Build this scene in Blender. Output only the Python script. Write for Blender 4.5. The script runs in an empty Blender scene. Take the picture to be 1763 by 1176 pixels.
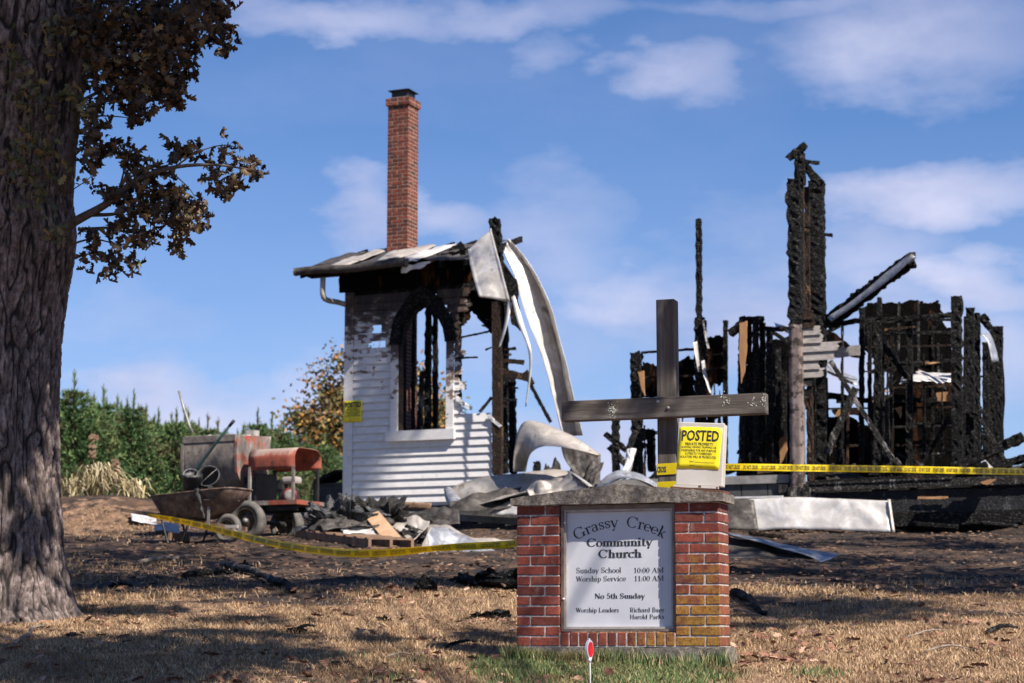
import bpy, bmesh, math, random
import numpy as np
from math import sin, cos, tan, radians, pi, sqrt, atan2
from mathutils import Vector, Matrix, noise as mn

random.seed(7)
RNG = np.random.default_rng(11)
scene = bpy.context.scene
COL = scene.collection

# ------------------------------------------------------------------ camera
PITCH = radians(8.41)
cam_data = bpy.data.cameras.new('camera')
cam_data.lens = 70; cam_data.sensor_width = 36; cam_data.sensor_fit = 'HORIZONTAL'
cam_data.clip_start = 0.1; cam_data.clip_end = 6000
cam_data.dof.use_dof = True; cam_data.dof.focus_distance = 13.3; cam_data.dof.aperture_fstop = 4.0
cam = bpy.data.objects.new('camera', cam_data)
cam.location = (0, 0, 0); cam.rotation_euler = (pi/2 + PITCH, 0, 0)
COL.objects.link(cam); scene.camera = cam
scene.view_settings.view_transform = 'Standard'
scene.view_settings.look = 'None'
scene.view_settings.exposure = 0.90
scene.view_settings.gamma = 1.0
scene.view_settings.use_curve_mapping = False
scene.render.engine = 'CYCLES'

FPX = 70/36*1763
def ray(px, py):
    u = (px-881.5)/FPX; v = (588-py)/FPX
    return Vector((u, cos(PITCH)-v*sin(PITCH), sin(PITCH)+v*cos(PITCH)))
def P(px, py, Y):
    r = ray(px, py); return r*(Y/r.y)

# ------------------------------------------------------------------ sun and sky
SUN_AZ = radians(136.0)     # clockwise from the view direction (+Y)
SUN_EL = radians(47.0)
SUN = Vector((sin(SUN_AZ)*cos(SUN_EL), cos(SUN_AZ)*cos(SUN_EL), sin(SUN_EL)))
sd = bpy.data.lights.new('sun', 'SUN'); sd.energy = 5.0; sd.angle = radians(0.53); sd.color = (1.0, 0.93, 0.84)
so = bpy.data.objects.new('sun', sd); COL.objects.link(so)
so.location = SUN*50
so.rotation_euler = (-SUN).to_track_quat('-Z', 'Y').to_euler()

world = bpy.data.worlds.new('World'); scene.world = world; world.use_nodes = True
WT = world.node_tree; WT.nodes.clear()
def wn(t, **k):
    n = WT.nodes.new(t)
    for a, b in k.items(): setattr(n, a, b)
    return n
def wmath(op, a, b=None, c=None, clamp=False):
    n = wn('ShaderNodeMath', operation=op); n.use_clamp = clamp
    for i, x in enumerate((a, b, c)):
        if x is None: continue
        if isinstance(x, (int, float)): n.inputs[i].default_value = x
        else: WT.links.new(x, n.inputs[i])
    return n.outputs[0]
sky = wn('ShaderNodeTexSky', sky_type='NISHITA'); sky.sun_disc = False
sky.sun_elevation = SUN_EL; sky.sun_rotation = SUN_AZ
sky.altitude = 900; sky.air_density = 1.0; sky.dust_density = 0.35; sky.ozone_density = 1.6
tc = wn('ShaderNodeTexCoord')
sep = wn('ShaderNodeSeparateXYZ'); WT.links.new(tc.outputs['Generated'], sep.inputs[0])
yy = wmath('MAXIMUM', sep.outputs[1], 0.02)
uu = wmath('DIVIDE', sep.outputs[0], yy); vv = wmath('DIVIDE', sep.outputs[2], yy)
nz = wn('ShaderNodeTexNoise'); nz.inputs['Scale'].default_value = 7; nz.inputs['Detail'].default_value = 7; nz.inputs['Roughness'].default_value = 0.58
mp = wn('ShaderNodeMapping'); mp.inputs['Scale'].default_value = (1, 1, 2.3)
WT.links.new(tc.outputs['Generated'], mp.inputs[0]); WT.links.new(mp.outputs[0], nz.inputs['Vector'])
nsep = wn('ShaderNodeSeparateColor'); WT.links.new(nz.outputs['Color'], nsep.inputs[0])
wu = wmath('ADD', uu, wmath('MULTIPLY', wmath('SUBTRACT', nsep.outputs[0], .5), .17))
wv = wmath('ADD', vv, wmath('MULTIPLY', wmath('SUBTRACT', nsep.outputs[1], .5), .10))
# cloud banks: (pixel centre, half sizes, weight)
BANKS = [(600,5,230,42,.65),(930,10,160,40,.5),(1560,80,240,85,.75),(1400,5,240,35,.5),(1165,150,100,58,.80),(1210,560,200,95,.95),
         (600,392,80,62,.8),(775,400,75,42,.65),(225,690,130,55,.9),(430,745,170,60,.6),(1620,305,240,48,.85),
         (1530,400,150,60,.5),(1700,450,120,50,.75),(1540,480,110,70,.5),(950,420,130,80,.45),(1340,430,170,100,.4),
         (1040,790,170,70,.85),(300,720,220,60,.8),(1150,480,160,60,.6),(1620,560,180,70,.6),(1740,600,110,110,.6),(560,700,120,60,.5),(1460,650,150,80,.8),(900,600,190,80,.3),
         (200,570,110,40,.28),(980,100,60,40,.35)]
acc = None
for (px, py, rx, ry, w) in BANKS:
    r = ray(px, py); u0 = r.x/r.y; v0 = r.z/r.y
    du = wmath('MULTIPLY', wmath('SUBTRACT', wu, u0), FPX/rx/1.05)
    dv = wmath('MULTIPLY', wmath('SUBTRACT', wv, v0), FPX/ry/1.05)
    d2 = wmath('ADD', wmath('MULTIPLY', du, du), wmath('MULTIPLY', dv, dv))
    m = wmath('MULTIPLY', wmath('SUBTRACT', 1.0, wmath('MULTIPLY', d2, .62), clamp=True), w)
    acc = m if acc is None else wmath('MAXIMUM', acc, m)
front = wmath('GREATER_THAN', sep.outputs[1], 0.05)
nz2 = wn('ShaderNodeTexNoise'); nz2.inputs['Scale'].default_value = 2.6; nz2.inputs['Detail'].default_value = 8; nz2.inputs['Roughness'].default_value = 0.6
WT.links.new(mp.outputs[0], nz2.inputs['Vector'])
gen = wmath('MULTIPLY', wmath('SUBTRACT', nz2.outputs['Fac'], .52, clamp=True), 3.2)
mask = wmath('MULTIPLY', wmath('MULTIPLY', acc, front), wmath('ADD', -.05, wmath('MULTIPLY', nz.outputs['Fac'], 1.75)))
dens = wmath('MAXIMUM', mask, wmath('MULTIPLY', gen, .22), clamp=True)
hz = wmath('SUBTRACT', .50, wmath('MULTIPLY', sep.outputs[2], 2.0), clamp=True)   # thin veil low in the sky
dens = wmath('ADD', dens, wmath('MULTIPLY', hz, .95), clamp=True)
dens = wmath('MULTIPLY', dens, .86)
ccol = wn('ShaderNodeMix', data_type='RGBA')
ccol.inputs[6].default_value = (5.6, 5.9, 8.4, 1); ccol.inputs[7].default_value = (8.8, 8.8, 11.0, 1)
WT.links.new(wmath('MULTIPLY', wmath('SUBTRACT', nz.outputs['Fac'], .32), 2.6, clamp=True), ccol.inputs[0])
mixw = wn('ShaderNodeMix', data_type='RGBA')
hs = wn('ShaderNodeHueSaturation'); hs.inputs['Saturation'].default_value = 1.0; hs.inputs['Value'].default_value = 1.0
tint = wn('ShaderNodeMix', data_type='RGBA', blend_type='MULTIPLY'); tint.inputs[0].default_value = 1.0; tint.inputs[7].default_value = (0.78, 1.03, 1.42, 1)
WT.links.new(sky.outputs[0], tint.inputs[6]); WT.links.new(tint.outputs[2], hs.inputs['Color'])
WT.links.new(dens, mixw.inputs[0]); WT.links.new(hs.outputs[0], mixw.inputs[6]); WT.links.new(ccol.outputs[2], mixw.inputs[7])
bg = wn('ShaderNodeBackground'); bg.inputs['Strength'].default_value = 0.050
WT.links.new(mixw.outputs[2], bg.inputs[0])
wo = wn('ShaderNodeOutputWorld'); WT.links.new(bg.outputs[0], wo.inputs[0])

# ------------------------------------------------------------------ object helpers
ORG = {}
def tagit(o, label=None, cat=None, group=None, kind=None):
    if label: o['label'] = label
    if cat: o['category'] = cat
    if group: o['group'] = group
    if kind: o['kind'] = kind
    return o
def thing(name, label, cat, loc=(0,0,0), group=None):
    o = bpy.data.objects.new(name, None); o.empty_display_size = .2
    COL.objects.link(o); o.location = loc; ORG[o.name] = Vector(loc)
    return tagit(o, label, cat, group)
def mkmesh(name, v, f, mat=None, smooth=False):
    me = bpy.data.meshes.new(name)
    if isinstance(v, np.ndarray) and isinstance(f, np.ndarray):
        nf, k = f.shape
        me.vertices.add(len(v)); me.vertices.foreach_set('co', v.astype(np.float32).ravel())
        me.loops.add(nf*k); me.loops.foreach_set('vertex_index', f.astype(np.int32).ravel())
        me.polygons.add(nf); me.polygons.foreach_set('loop_start', np.arange(0, nf*k, k, dtype=np.int32))
        me.update(calc_edges=True)
    else:
        me.from_pydata([tuple(p) for p in v], [], [tuple(q) for q in f]); me.update()
    if smooth: me.polygons.foreach_set('use_smooth', [True]*len(me.polygons))
    if mat: me.materials.append(mat)
    return me
def part(name, v, f, mat, parent, smooth=False, label=None, kind=None):
    """mesh given in world coordinates, hung under parent"""
    org = ORG[parent.name]
    if isinstance(v, np.ndarray): v = v - np.array(org)
    else: v = [Vector(p)-org for p in v]
    o = bpy.data.objects.new(name, mkmesh(name, v, f, mat, smooth))
    COL.objects.link(o); o.parent = parent; ORG[o.name] = org.copy()
    return tagit(o, label, None, None, kind)
def single(name, v, f, mat, label, cat, smooth=False, group=None, kind=None):
    if isinstance(v, np.ndarray):
        org = Vector(((v[:,0].min()+v[:,0].max())/2, (v[:,1].min()+v[:,1].max())/2, v[:,2].min())); vv_ = v-np.array(org)
    else:
        xs = [p[0] for p in v]; ys = [p[1] for p in v]; zs = [p[2] for p in v]
        org = Vector(((min(xs)+max(xs))/2, (min(ys)+max(ys))/2, min(zs))); vv_ = [Vector(p)-org for p in v]
    o = bpy.data.objects.new(name, mkmesh(name, vv_, f, mat, smooth))
    COL.objects.link(o); o.location = org; ORG[o.name] = org
    return tagit(o, label, cat, group, kind)
class MB:
    def __init__(s): s.v = []; s.f = []
    def add(s, v, f):
        n = len(s.v); s.v += [Vector(p) for p in v]; s.f += [tuple(i+n for i in q) for q in f]; return s
def boxvf(c, ex, ey, ez, bev=0):
    """box centred at c with half-extent vectors"""
    c = Vector(c); v = []
    for k in (-1,1):
        for j in (-1,1):
            for i in (-1,1): v.append(c+i*ex+j*ey+k*ez)
    return v, [(0,2,3,1),(4,5,7,6),(0,1,5,4),(2,6,7,3),(0,4,6,2),(1,3,7,5)]
def tubevf(pts, rad, n=8, cap=True):
    pts = [Vector(p) for p in pts]; v = []; f = []
    if not hasattr(rad, '__len__'): rad = [rad]*len(pts)
    t = (pts[1]-pts[0]).normalized(); a = t.orthogonal().normalized()
    for i, p in enumerate(pts):
        if 0 < i < len(pts)-1: t = (pts[i+1]-pts[i-1]).normalized()
        elif i == len(pts)-1: t = (pts[i]-pts[i-1]).normalized()
        a = (a-t*a.dot(t)).normalized(); b = t.cross(a)
        for k in range(n):
            th = 2*pi*k/n; v.append(p+(a*cos(th)+b*sin(th))*rad[i])
    for i in range(len(pts)-1):
        for k in range(n):
            k2 = (k+1)%n; f.append((i*n+k, i*n+k2, (i+1)*n+k2, (i+1)*n+k))
    if cap: f.append(tuple(reversed(range(n)))); f.append(tuple((len(pts)-1)*n+k for k in range(n)))
    return v, f
def catmull(pts, n):
    pts = [Vector(p) for p in pts]
    if len(pts) == 2: return [pts[0].lerp(pts[1], i/(n-1)) for i in range(n)]
    ext = [pts[0]*2-pts[1]]+pts+[pts[-1]*2-pts[-2]]; out = []
    for i in range(n):
        s = i/(n-1)*(len(pts)-1); k = min(int(s), len(pts)-2); t = s-k
        p0, p1, p2, p3 = ext[k:k+4]
        out.append(.5*((2*p1)+(p2-p0)*t+(2*p0-5*p1+4*p2-p3)*t*t+(-p0+3*p1-3*p2+p3)*t**3))
    return out
def fbm(p, s=1.0, o=3): return mn.fractal(Vector(p)*s, 1.0, 2.0, o)
def lathe(c, axis, prof, n=24):
    """prof: list of (radius, height along axis)"""
    axis = Vector(axis).normalized(); a = axis.orthogonal().normalized(); b = axis.cross(a); v = []; f = []
    for r, h in prof:
        for k in range(n):
            th = 2*pi*k/n; v.append(Vector(c)+axis*h+(a*cos(th)+b*sin(th))*r)
    for i in range(len(prof)-1):
        for k in range(n):
            k2 = (k+1)%n; f.append((i*n+k, i*n+k2, (i+1)*n+k2, (i+1)*n+k))
    return v, f

# ------------------------------------------------------------------ materials
class NT:
    def __init__(s, name):
        s.m = bpy.data.materials.new(name); s.m.use_nodes = True; s.t = s.m.node_tree
        s.b = s.t.nodes['Principled BSDF']; s.L = s.t.links.new; s._oc = None
    def n(s, t, **k):
        x = s.t.nodes.new(t)
        for a, b in k.items(): setattr(x, a, b)
        return x
    def put(s, sock, val):
        if isinstance(val, (int, float)): sock.default_value = val
        elif isinstance(val, tuple): sock.default_value = val if len(val) != 3 or sock.type != 'RGBA' else (*val, 1)
        else: s.L(val, sock)
    def coord(s, kind='Object'):
        if not s._oc: s._oc = s.n('ShaderNodeTexCoord')
        return s._oc.outputs[kind]
    def pos(s): return s.n('ShaderNodeNewGeometry').outputs['Position']
    def mapv(s, v, sc): 
        m = s.n('ShaderNodeMapping'); m.inputs['Scale'].default_value = sc; s.L(v, m.inputs[0]); return m.outputs[0]
    def noise(s, v, scale, det=5, rough=.55, out='Fac', dist=0):
        x = s.n('ShaderNodeTexNoise'); x.inputs['Scale'].default_value = scale; x.inputs['Detail'].default_value = det
        x.inputs['Roughness'].default_value = rough; x.inputs['Distortion'].default_value = dist; s.L(v, x.inputs['Vector']); return x.outputs[out]
    def vor(s, v, scale, feat='DISTANCE_TO_EDGE', out='Distance', rnd=1):
        x = s.n('ShaderNodeTexVoronoi', feature=feat); x.inputs['Scale'].default_value = scale
        x.inputs['Randomness'].default_value = rnd; s.L(v, x.inputs['Vector']); return x.outputs[out]
    def ramp(s, fac, cols, interp='LINEAR'):
        r = s.n('ShaderNodeValToRGB'); e = r.color_ramp; e.interpolation = interp
        while len(e.elements) < len(cols): e.elements.new(.5)
        for i, (p, c) in enumerate(cols):
            e.elements[i].position = p; e.elements[i].color = (c, c, c, 1) if isinstance(c, (int, float)) else (*c, 1)
        s.L(fac, r.inputs[0]); return r.outputs[0]
    def mix(s, fac, a, b, bt='MIX'):
        x = s.n('ShaderNodeMix', data_type='RGBA', blend_type=bt)
        s.put(x.inputs[0], fac); s.put(x.inputs[6], a); s.put(x.inputs[7], b); return x.outputs[2]
    def math(s, op, a, b=None, clamp=False):
        x = s.n('ShaderNodeMath', operation=op); x.use_clamp = clamp; s.put(x.inputs[0], a)
        if b is not None: s.put(x.inputs[1], b)
        return x.outputs[0]
    def bump(s, h, dist=.01, strength=1.0):
        x = s.n('ShaderNodeBump'); x.inputs['Distance'].default_value = dist; x.inputs['Strength'].default_value = strength
        s.L(h, x.inputs['Height']); 
        if s.b.inputs['Normal'].links: s.L(s.b.inputs['Normal'].links[0].from_socket, x.inputs['Normal'])
        s.L(x.outputs[0], s.b.inputs['Normal']); return x
    def col(s, c): s.put(s.b.inputs['Base Color'], c); return s
    def rough(s, r): s.put(s.b.inputs['Roughness'], r); return s
    def metal(s, r): s.put(s.b.inputs['Metallic'], r); return s
    def objrand(s): return s.n('ShaderNodeObjectInfo').outputs['Random']
    def island(s): return s.n('ShaderNodeNewGeometry').outputs['Random Per Island']

def simple(name, cols, scale=6, rough=.7, metal=0, bump=.004, stretch=(1,1,1), bscale=None, spots=None):
    m = NT(name); v = m.mapv(m.pos(), stretch)
    c = m.ramp(m.noise(v, scale, 7, .62), cols)
    if spots: c = m.mix(m.ramp(m.noise(v, spots[0], 5, .7), [(spots[1], 0.0), (spots[1]+.05, 1.0)]), c, spots[2])
    m.col(c).rough(rough).metal(metal)
    if bump: m.bump(m.noise(v, bscale or scale*6, 5, .6), bump)
    return m.m

# charred timber: crackled "alligator" char
def char_mat(name, dark, pale, amt, orange=0.0, ocol=(.36,.16,.06)):
    m = NT(name); p = m.pos()
    v = m.mapv(p, (1, 1, 1.35)); w = m.vor(v, 19); w2 = m.vor(v, 48)
    n1 = m.noise(p, 3.5, 6, .65)
    c = m.ramp(n1, [(0.30, dark), (.62, tuple(x*2.2 for x in dark))])
    if amt: c = m.mix(m.ramp(m.noise(m.mapv(p, (1,1,.5)), 6, 7, .72), [(1-amt, 0.0), (1-amt+.06, 1.0)]), c, pale)
    if orange: c = m.mix(m.ramp(m.noise(m.mapv(p, (1.3,1.3,.35)), 2.3, 4, .6), [(1-orange, 0.0), (1-orange+.03, 1.0)]), c, ocol)
    cellc = m.vor(m.mapv(p, (1,1,1.6)), 34, 'F1', 'Color'); sc_ = m.n('ShaderNodeSeparateColor'); m.L(cellc, sc_.inputs[0])
    c = m.mix(m.ramp(sc_.outputs[0], [(.80, 0.0), (.97, .55)]), c, tuple(x*.55 for x in pale))  # pale cells: ash, plus glints of the char blocks painted into the colour
    m.col(c).rough(m.ramp(n1, [(.3,.45),(.7,.9)])); m.b.inputs['Specular IOR Level'].default_value = .16
    m.bump(m.ramp(w, [(0,0.0),(.12,1.0)]), .018, .9); m.bump(m.ramp(w2, [(0,0.0),(.2,1.0)]), .005, .8)
    return m.m
M = {}
M['char'] = char_mat('charred_wood', (.0032,.003,.003), (.19,.175,.165), .31)
M['char_panel'] = char_mat('charred_panel', (.0018,.0016,.0015), (.03,.018,.012), .26, .44, (.060,.025,.012)); M['char_panel'].node_tree.nodes['Principled BSDF'].inputs['Specular IOR Level'].default_value = .05  # charred, and darkened further to stand in for shade inside the ruin
M['char_brown'] = char_mat('scorched_wood', (.018,.011,.008), (.20,.11,.055), .42)
M['char_grey'] = char_mat('ashy_charred_wood', (.014,.013,.0125), (.30,.27,.25), .46)
M['fresh'] = simple('raw_split_wood', [(.3,(.30,.14,.06)),(.7,(.52,.29,.13))], 9, .7, 0, .003, (1,1,.15))
M['pale_plank'] = simple('pale_plank_wood', [(.3,(.38,.22,.12)),(.7,(.52,.34,.21))], 8, .65, 0, .002, (1,1,.3))
M['old_wood'] = simple('old_brown_wood', [(.3,(.10,.055,.035)),(.7,(.26,.16,.10))], 8, .8, 0, .004, (1,1,.3))
M['ash'] = simple('ash_and_char', [(.35,(.01,.009,.009)),(.6,(.04,.036,.034)),(.75,(.22,.2,.19))], 9, .95, 0, .02)
M['concrete'] = simple('weathered_concrete', [(.3,(.16,.15,.14)),(.7,(.34,.32,.30))], 5, .9, 0, .003)
M['block'] = simple('sooty_block', [(.3,(.035,.035,.037)),(.7,(.09,.09,.095))], 4, .9, 0, .003)
M['bare_steel'] = simple('dull_steel', [(.3,(.16,.15,.14)),(.7,(.36,.34,.32))], 14, .5, .4, .001)
M['black_iron'] = simple('black_iron', [(.3,(.012,.012,.013)),(.7,(.04,.038,.036))], 10, .55, .3, .001)
M['rust'] = simple('rusty_iron', [(.3,(.07,.028,.018)),(.7,(.22,.085,.045))], 14, .85, .2, .002)
M['rubber'] = simple('dusty_rubber', [(.3,(.05,.045,.042)),(.7,(.16,.145,.13))], 8, .9, 0, .001)
M['white_plastic'] = simple('white_plastic', [(.3,(.62,.60,.62)),(.7,(.80,.78,.80))], 6, .4, 0, 0)
M['red_plastic'] = simple('red_reflector', [(.3,(.55,.008,.012)),(.7,(.70,.012,.02))], 60, .35, 0, .0005)
M['ink'] = simple('black_print', [(.3,(.012,.011,.014)),(.7,(.03,.028,.03))], 20, .6, 0, 0)
M['mortar_mud'] = simple('dried_mortar', [(.3,(.22,.20,.18)),(.7,(.48,.45,.41))], 9, .95, 0, .012)

def sheet_mat(name, base, mid, soot, sc=3.0, metal=.35, rough=.42, amt=.5):
    m = NT(name); p = m.pos(); n1 = m.noise(p, sc, 8, .62, dist=.8); n2 = m.noise(p, sc*3.1, 6, .7)
    c = m.ramp(n1, [(.30, base), (.48, mid), (.60, base), (.78, mid)])
    c = m.mix(m.ramp(m.math('ADD', m.math('MULTIPLY', n1, .5), m.math('MULTIPLY', n2, .5)), [(amt, 0.0), (amt+.1, 1.0)]), c, soot)
    c = m.mix(m.ramp(n2, [(.62, 0.0), (.74, .7)]), c, (.30,.26,.17))
    m.col(c).rough(m.ramp(n2, [(.3, rough), (.7, rough+.3)])).metal(metal)
    m.bump(m.noise(p, sc*1.7, 3, .45), .03, .5); m.bump(n2, .002, .5)
    return m.m
M['sheet_white'] = sheet_mat('scorched_white_sheet_metal', (.66,.64,.63), (.50,.465,.43), (.16,.12,.085), 2.4, .35, .38, .57)
M['sheet_grey'] = sheet_mat('burnt_grey_sheet_metal', (.47,.43,.39), (.33,.29,.255), (.08,.06,.05), 2.2, .35, .40, .555)
M['sheet_dark'] = sheet_mat('sooty_sheet_metal', (.11,.095,.085), (.045,.038,.034), (.012,.010,.009), 3.0, .25, .5, .50)
M['sheet_blue'] = sheet_mat('heat_blued_sheet_metal', (.44,.45,.49), (.22,.225,.25), (.06,.055,.055), 3.4, .5, .38, .54)
# ------------------------------------------------------------------ planes used for layout (real planes in the place)
class Frame:
    def __init__(s, o, az):
        s.o = Vector(o); s.ex = Vector((cos(az), -sin(az), 0)); s.ey = Vector((sin(az), cos(az), 0)); s.ez = Vector((0,0,1))
    def hit(s, px, py, off=0.0):
        r = ray(px, py); t = (s.o.dot(s.ey)+off)/r.dot(s.ey); return r*t
    def loc(s, p): d = Vector(p)-s.o; return Vector((d.dot(s.ex), d.dot(s.ey), d.z))
    def w(s, x, y, z): return s.o+s.ex*x+s.ey*y+s.ez*z
    def box(s, x0, x1, y0, y1, z0, z1):
        c = s.w((x0+x1)/2, (y0+y1)/2, (z0+z1)/2)
        return boxvf(c, s.ex*(x1-x0)/2, s.ey*(y1-y0)/2, s.ez*(z1-z0)/2)

def sst(a, b, x):
    t = np.clip((x-a)/(b-a), 0, 1); return t*t*(3-2*t)
def vnoise(x, y, seed=0):
    x = np.asarray(x, float); y = np.asarray(y, float)
    xi = np.floor(x).astype(np.int64); yi = np.floor(y).astype(np.int64); fx = x-xi; fy = y-yi
    fx = fx*fx*(3-2*fx); fy = fy*fy*(3-2*fy)
    def h(a, b):
        n = (a*374761393 + b*668265263 + seed*974634777) & 0x7fffffff
        n = ((n ^ (n >> 13))*1274126177) & 0x7fffffff
        return ((n ^ (n >> 16)) & 0xffff)/65535.0
    return (h(xi,yi)*(1-fx)+h(xi+1,yi)*fx)*(1-fy)+(h(xi,yi+1)*(1-fx)+h(xi+1,yi+1)*fx)*fy
def fnoise(x, y, seed=0, o=4):
    s = 0; a = .5; t = 0
    for k in range(o): s = s+a*vnoise(np.asarray(x)*2**k, np.asarray(y)*2**k, seed+k*17); t += a; a *= .5
    return s/t
def gz(x, y):
    x = np.asarray(x, float); y = np.asarray(y, float)
    z = -.154+.104*(np.minimum(y, 34)-13.2)
    yb = np.clip(y-34, 0, 14); z = z+.104*(yb-yb*yb/28)
    z = z-.02*np.clip(y-90, 0, 4000)
    z = z+.10*(fnoise(x*.35+9, y*.35, 3, 3)-.5)+.035*(fnoise(x*1.7, y*1.7, 5, 2)-.5)
    # soil banks left behind the barrow and at the far right
    z = z+.42*np.exp(-((x+6.6)/1.9)**2-((y-32.0)/1.5)**2)
    z = z+.30*np.exp(-((x-7.9)/.7)**2-((y-28.3)/.5)**2)
    return z
def gzf(x, y): return float(gz(x, y))
def G(px, py, lift=0.0):
    r = ray(px, py); t0 = 8.0
    for i in range(1200):
        t = t0+i*.04; p = r*t
        if p.z <= gzf(p.x, p.y): return Vector((p.x, p.y, gzf(p.x, p.y)+lift))
    p = r*30; return Vector((p.x, p.y, gzf(p.x, p.y)+lift))
def burnv(x, y):
    """0 = dry lawn, 1 = burnt / bare soil"""
    x = np.asarray(x, float); y = np.asarray(y, float)
    n = fnoise(x*.45+3, y*.8, 21, 5); n2 = fnoise(x*1.8, y*3.2, 31, 3)
    edge = 20.0-1.9*sst(1.0, 5.5, x)+1.0*sst(-2.5,-6,x)
    b = sst(-2.6, 2.2, (y-edge)+ (n-.5)*9+(n2-.5)*3)
    b = b*(1-.62*np.exp(-((x+6.4)/2.2)**2-((y-30)/3.0)**2))
    return np.clip(b, 0, 1)

# ------------------------------------------------------------------ ground
def ground_mat():
    m = NT('lawn_and_burnt_soil'); p = m.pos()
    at = m.n('ShaderNodeAttribute', attribute_name='burn'); b = at.outputs['Fac']
    n = m.noise(p, 1.3, 8, .7); nf = m.noise(m.mapv(p,(1,.6,1)), 22, 6, .75)
    straw = m.ramp(nf, [(.25,(.08,.042,.022)),(.5,(.26,.15,.085)),(.72,(.42,.275,.175))])
    soil = m.ramp(m.noise(p, 9, 8, .75), [(.38,(.003,.0025,.002)),(.51,(.012,.006,.004)),(.60,(.060,.026,.013)),(.74,(.20,.09,.045))])  # burnt soil, its black deepened to carry the broad shade on the slope
    fac = m.math('ADD', b, m.math('MULTIPLY', m.math('SUBTRACT', m.noise(p, 5, 6, .7), .5), 1.1), clamp=True)
    fac = m.ramp(fac, [(.38, 0.0), (.55, 1.0)])
    c = m.mix(fac, straw, soil)
    br = m.mix(m.ramp(n, [(.45,0.0),(.62,.75)]), c, (.12,.065,.035))
    m.col(br).rough(.95); m.bump(m.noise(p, 30, 6, .75), .03, .8); m.bump(m.noise(p, 7, 4, .6), .05, .6)
    return m.m
M['ground'] = ground_mat()
def build_ground():
    ys = np.concatenate([np.linspace(-40, 10, 26)[:-1], np.arange(10, 36, .11), np.linspace(36, 60, 50), np.geomspace(62, 3000, 30)])
    xs = np.concatenate([-np.geomspace(2500, 11, 24), np.arange(-10.9, 11, .13), np.geomspace(11, 2500, 24)])
    X, Y = np.meshgrid(xs, ys); Z = gz(X, Y)
    Z = Z + np.where(Y < 10, -.0*Y, 0)
    detail = (fnoise(X*5, Y*5, 8, 3)-.5)*.05*((Y > 10)&(Y < 36))
    Z = Z+detail*(.4+burnv(X, Y))
    v = np.stack([X.ravel(), Y.ravel(), Z.ravel()], 1); nx = len(xs); ny = len(ys)
    i = np.arange(nx*ny).reshape(ny, nx)
    f = np.stack([i[:-1,:-1].ravel(), i[:-1,1:].ravel(), i[1:,1:].ravel(), i[1:,:-1].ravel()], 1)
    me = mkmesh('ground', v, f, M['ground'], True)
    a = me.attributes.new('burn', 'FLOAT', 'POINT'); a.data.foreach_set('value', burnv(v[:,0], v[:,1]).astype(np.float32))
    o = bpy.data.objects.new('ground', me); COL.objects.link(o); tagit(o, kind='structure')
    o['label'] = 'sloping lawn of dry grass turning to burnt soil uphill'
build_ground()

# ------------------------------------------------------------------ grass (uncountable)
def blade_mat(name, cols):
    m = NT(name); c = m.ramp(m.island(), cols)
    big = m.noise(m.mapv(m.pos(),(1,.8,1)), 1.3, 7, .72)
    c = m.mix(m.ramp(big, [(.50, 0.0), (.62, .70)]), c, (.11,.058,.026))
    c = m.mix(m.ramp(m.noise(m.pos(), .9, 5, .7), [(.66, 0.0), (.76, .4)]), c, (.09,.10,.03))
    m.col(c).rough(.7); return m.m
M['straw'] = blade_mat('dry_grass_blades', [(0,(.10,.056,.026)),(.3,(.27,.165,.082)),(.7,(.46,.305,.165)),(1,(.62,.45,.28))])
M['green_blade'] = blade_mat('green_grass_blades', [(0,(.025,.06,.012)),(.45,(.06,.13,.025)),(.65,(.13,.17,.05)),(.85,(.28,.22,.10)),(1,(.42,.32,.17))])
def blades(x, y, hmin, hmax, w, lean):
    n = len(x); z = gz(x, y)+(-.01)
    h = RNG.uniform(hmin, hmax, n)*(.45+1.1*fnoise(x*2.6, y*2.6, 63, 4)); a = RNG.uniform(0, 2*pi, n); wv = w*RNG.uniform(.6, 1.3, n)
    la = RNG.uniform(0, 2*pi, n); ll = h*RNG.uniform(.1, lean, n)
    base = np.stack([x, y, z], 1); s = np.stack([np.cos(a)*wv, np.sin(a)*wv, 0*wv], 1)/2
    tip = base+np.stack([np.cos(la)*ll, np.sin(la)*ll, h], 1)
    mid = base*.5+tip*.5+np.stack([0*h, 0*h, h*.12], 1)
    v = np.stack([base-s, base+s, mid+s*.7, tip, mid-s*.7], 1).reshape(-1, 3)
    i = np.arange(n)*5
    f = np.concatenate([np.stack([i, i+1, i+2, i+4], 1)]); f2 = np.stack([i+4, i+2, i+3, i+3], 1)
    t = np.concatenate([np.stack([i, i+1, i+2], 1), np.stack([i, i+2, i+4], 1), np.stack([i+4, i+2, i+3], 1)])
    return v, t
def grass(name, n, y0, y1, dens, hmin, hmax, w, lean, mat, label, seed):
    Y = y0+(y1-y0)*RNG.random(n)**dens; X = (RNG.random(n)*2-1)*(Y*.275+.6)
    keep = RNG.random(n) > np.clip(burnv(X, Y)*1.5-.15+ (fnoise(X*2.2, Y*2.2, seed, 3)-.5)*1.4, 0, 1)
    X = X[keep]; Y = Y[keep]
    v, f = blades(X, Y, hmin, hmax, w, lean)
    o = bpy.data.objects.new(name, mkmesh(name, v, f, mat)); COL.objects.link(o); tagit(o, label, 'grass', None, 'stuff')
grass('dry_grass', 330000, 10.8, 19, 1.25, .012, .046, .0062, 1.4, M['straw'], 'short dry straw coloured grass of the lawn', 41)
grass('dry_grass', 110000, 18, 31, 1.15, .02, .065, .011, 1.3, M['straw'], 'sparse dry grass on the scorched slope further up', 43)
SIGN_O = P(888, 1113, 13.4)
n = 70000
gx = RNG.normal(.50, .85, n); gy = 13.2-np.abs(RNG.normal(0, .75, n)); gy -= .32*(gx-.05)-.1
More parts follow.
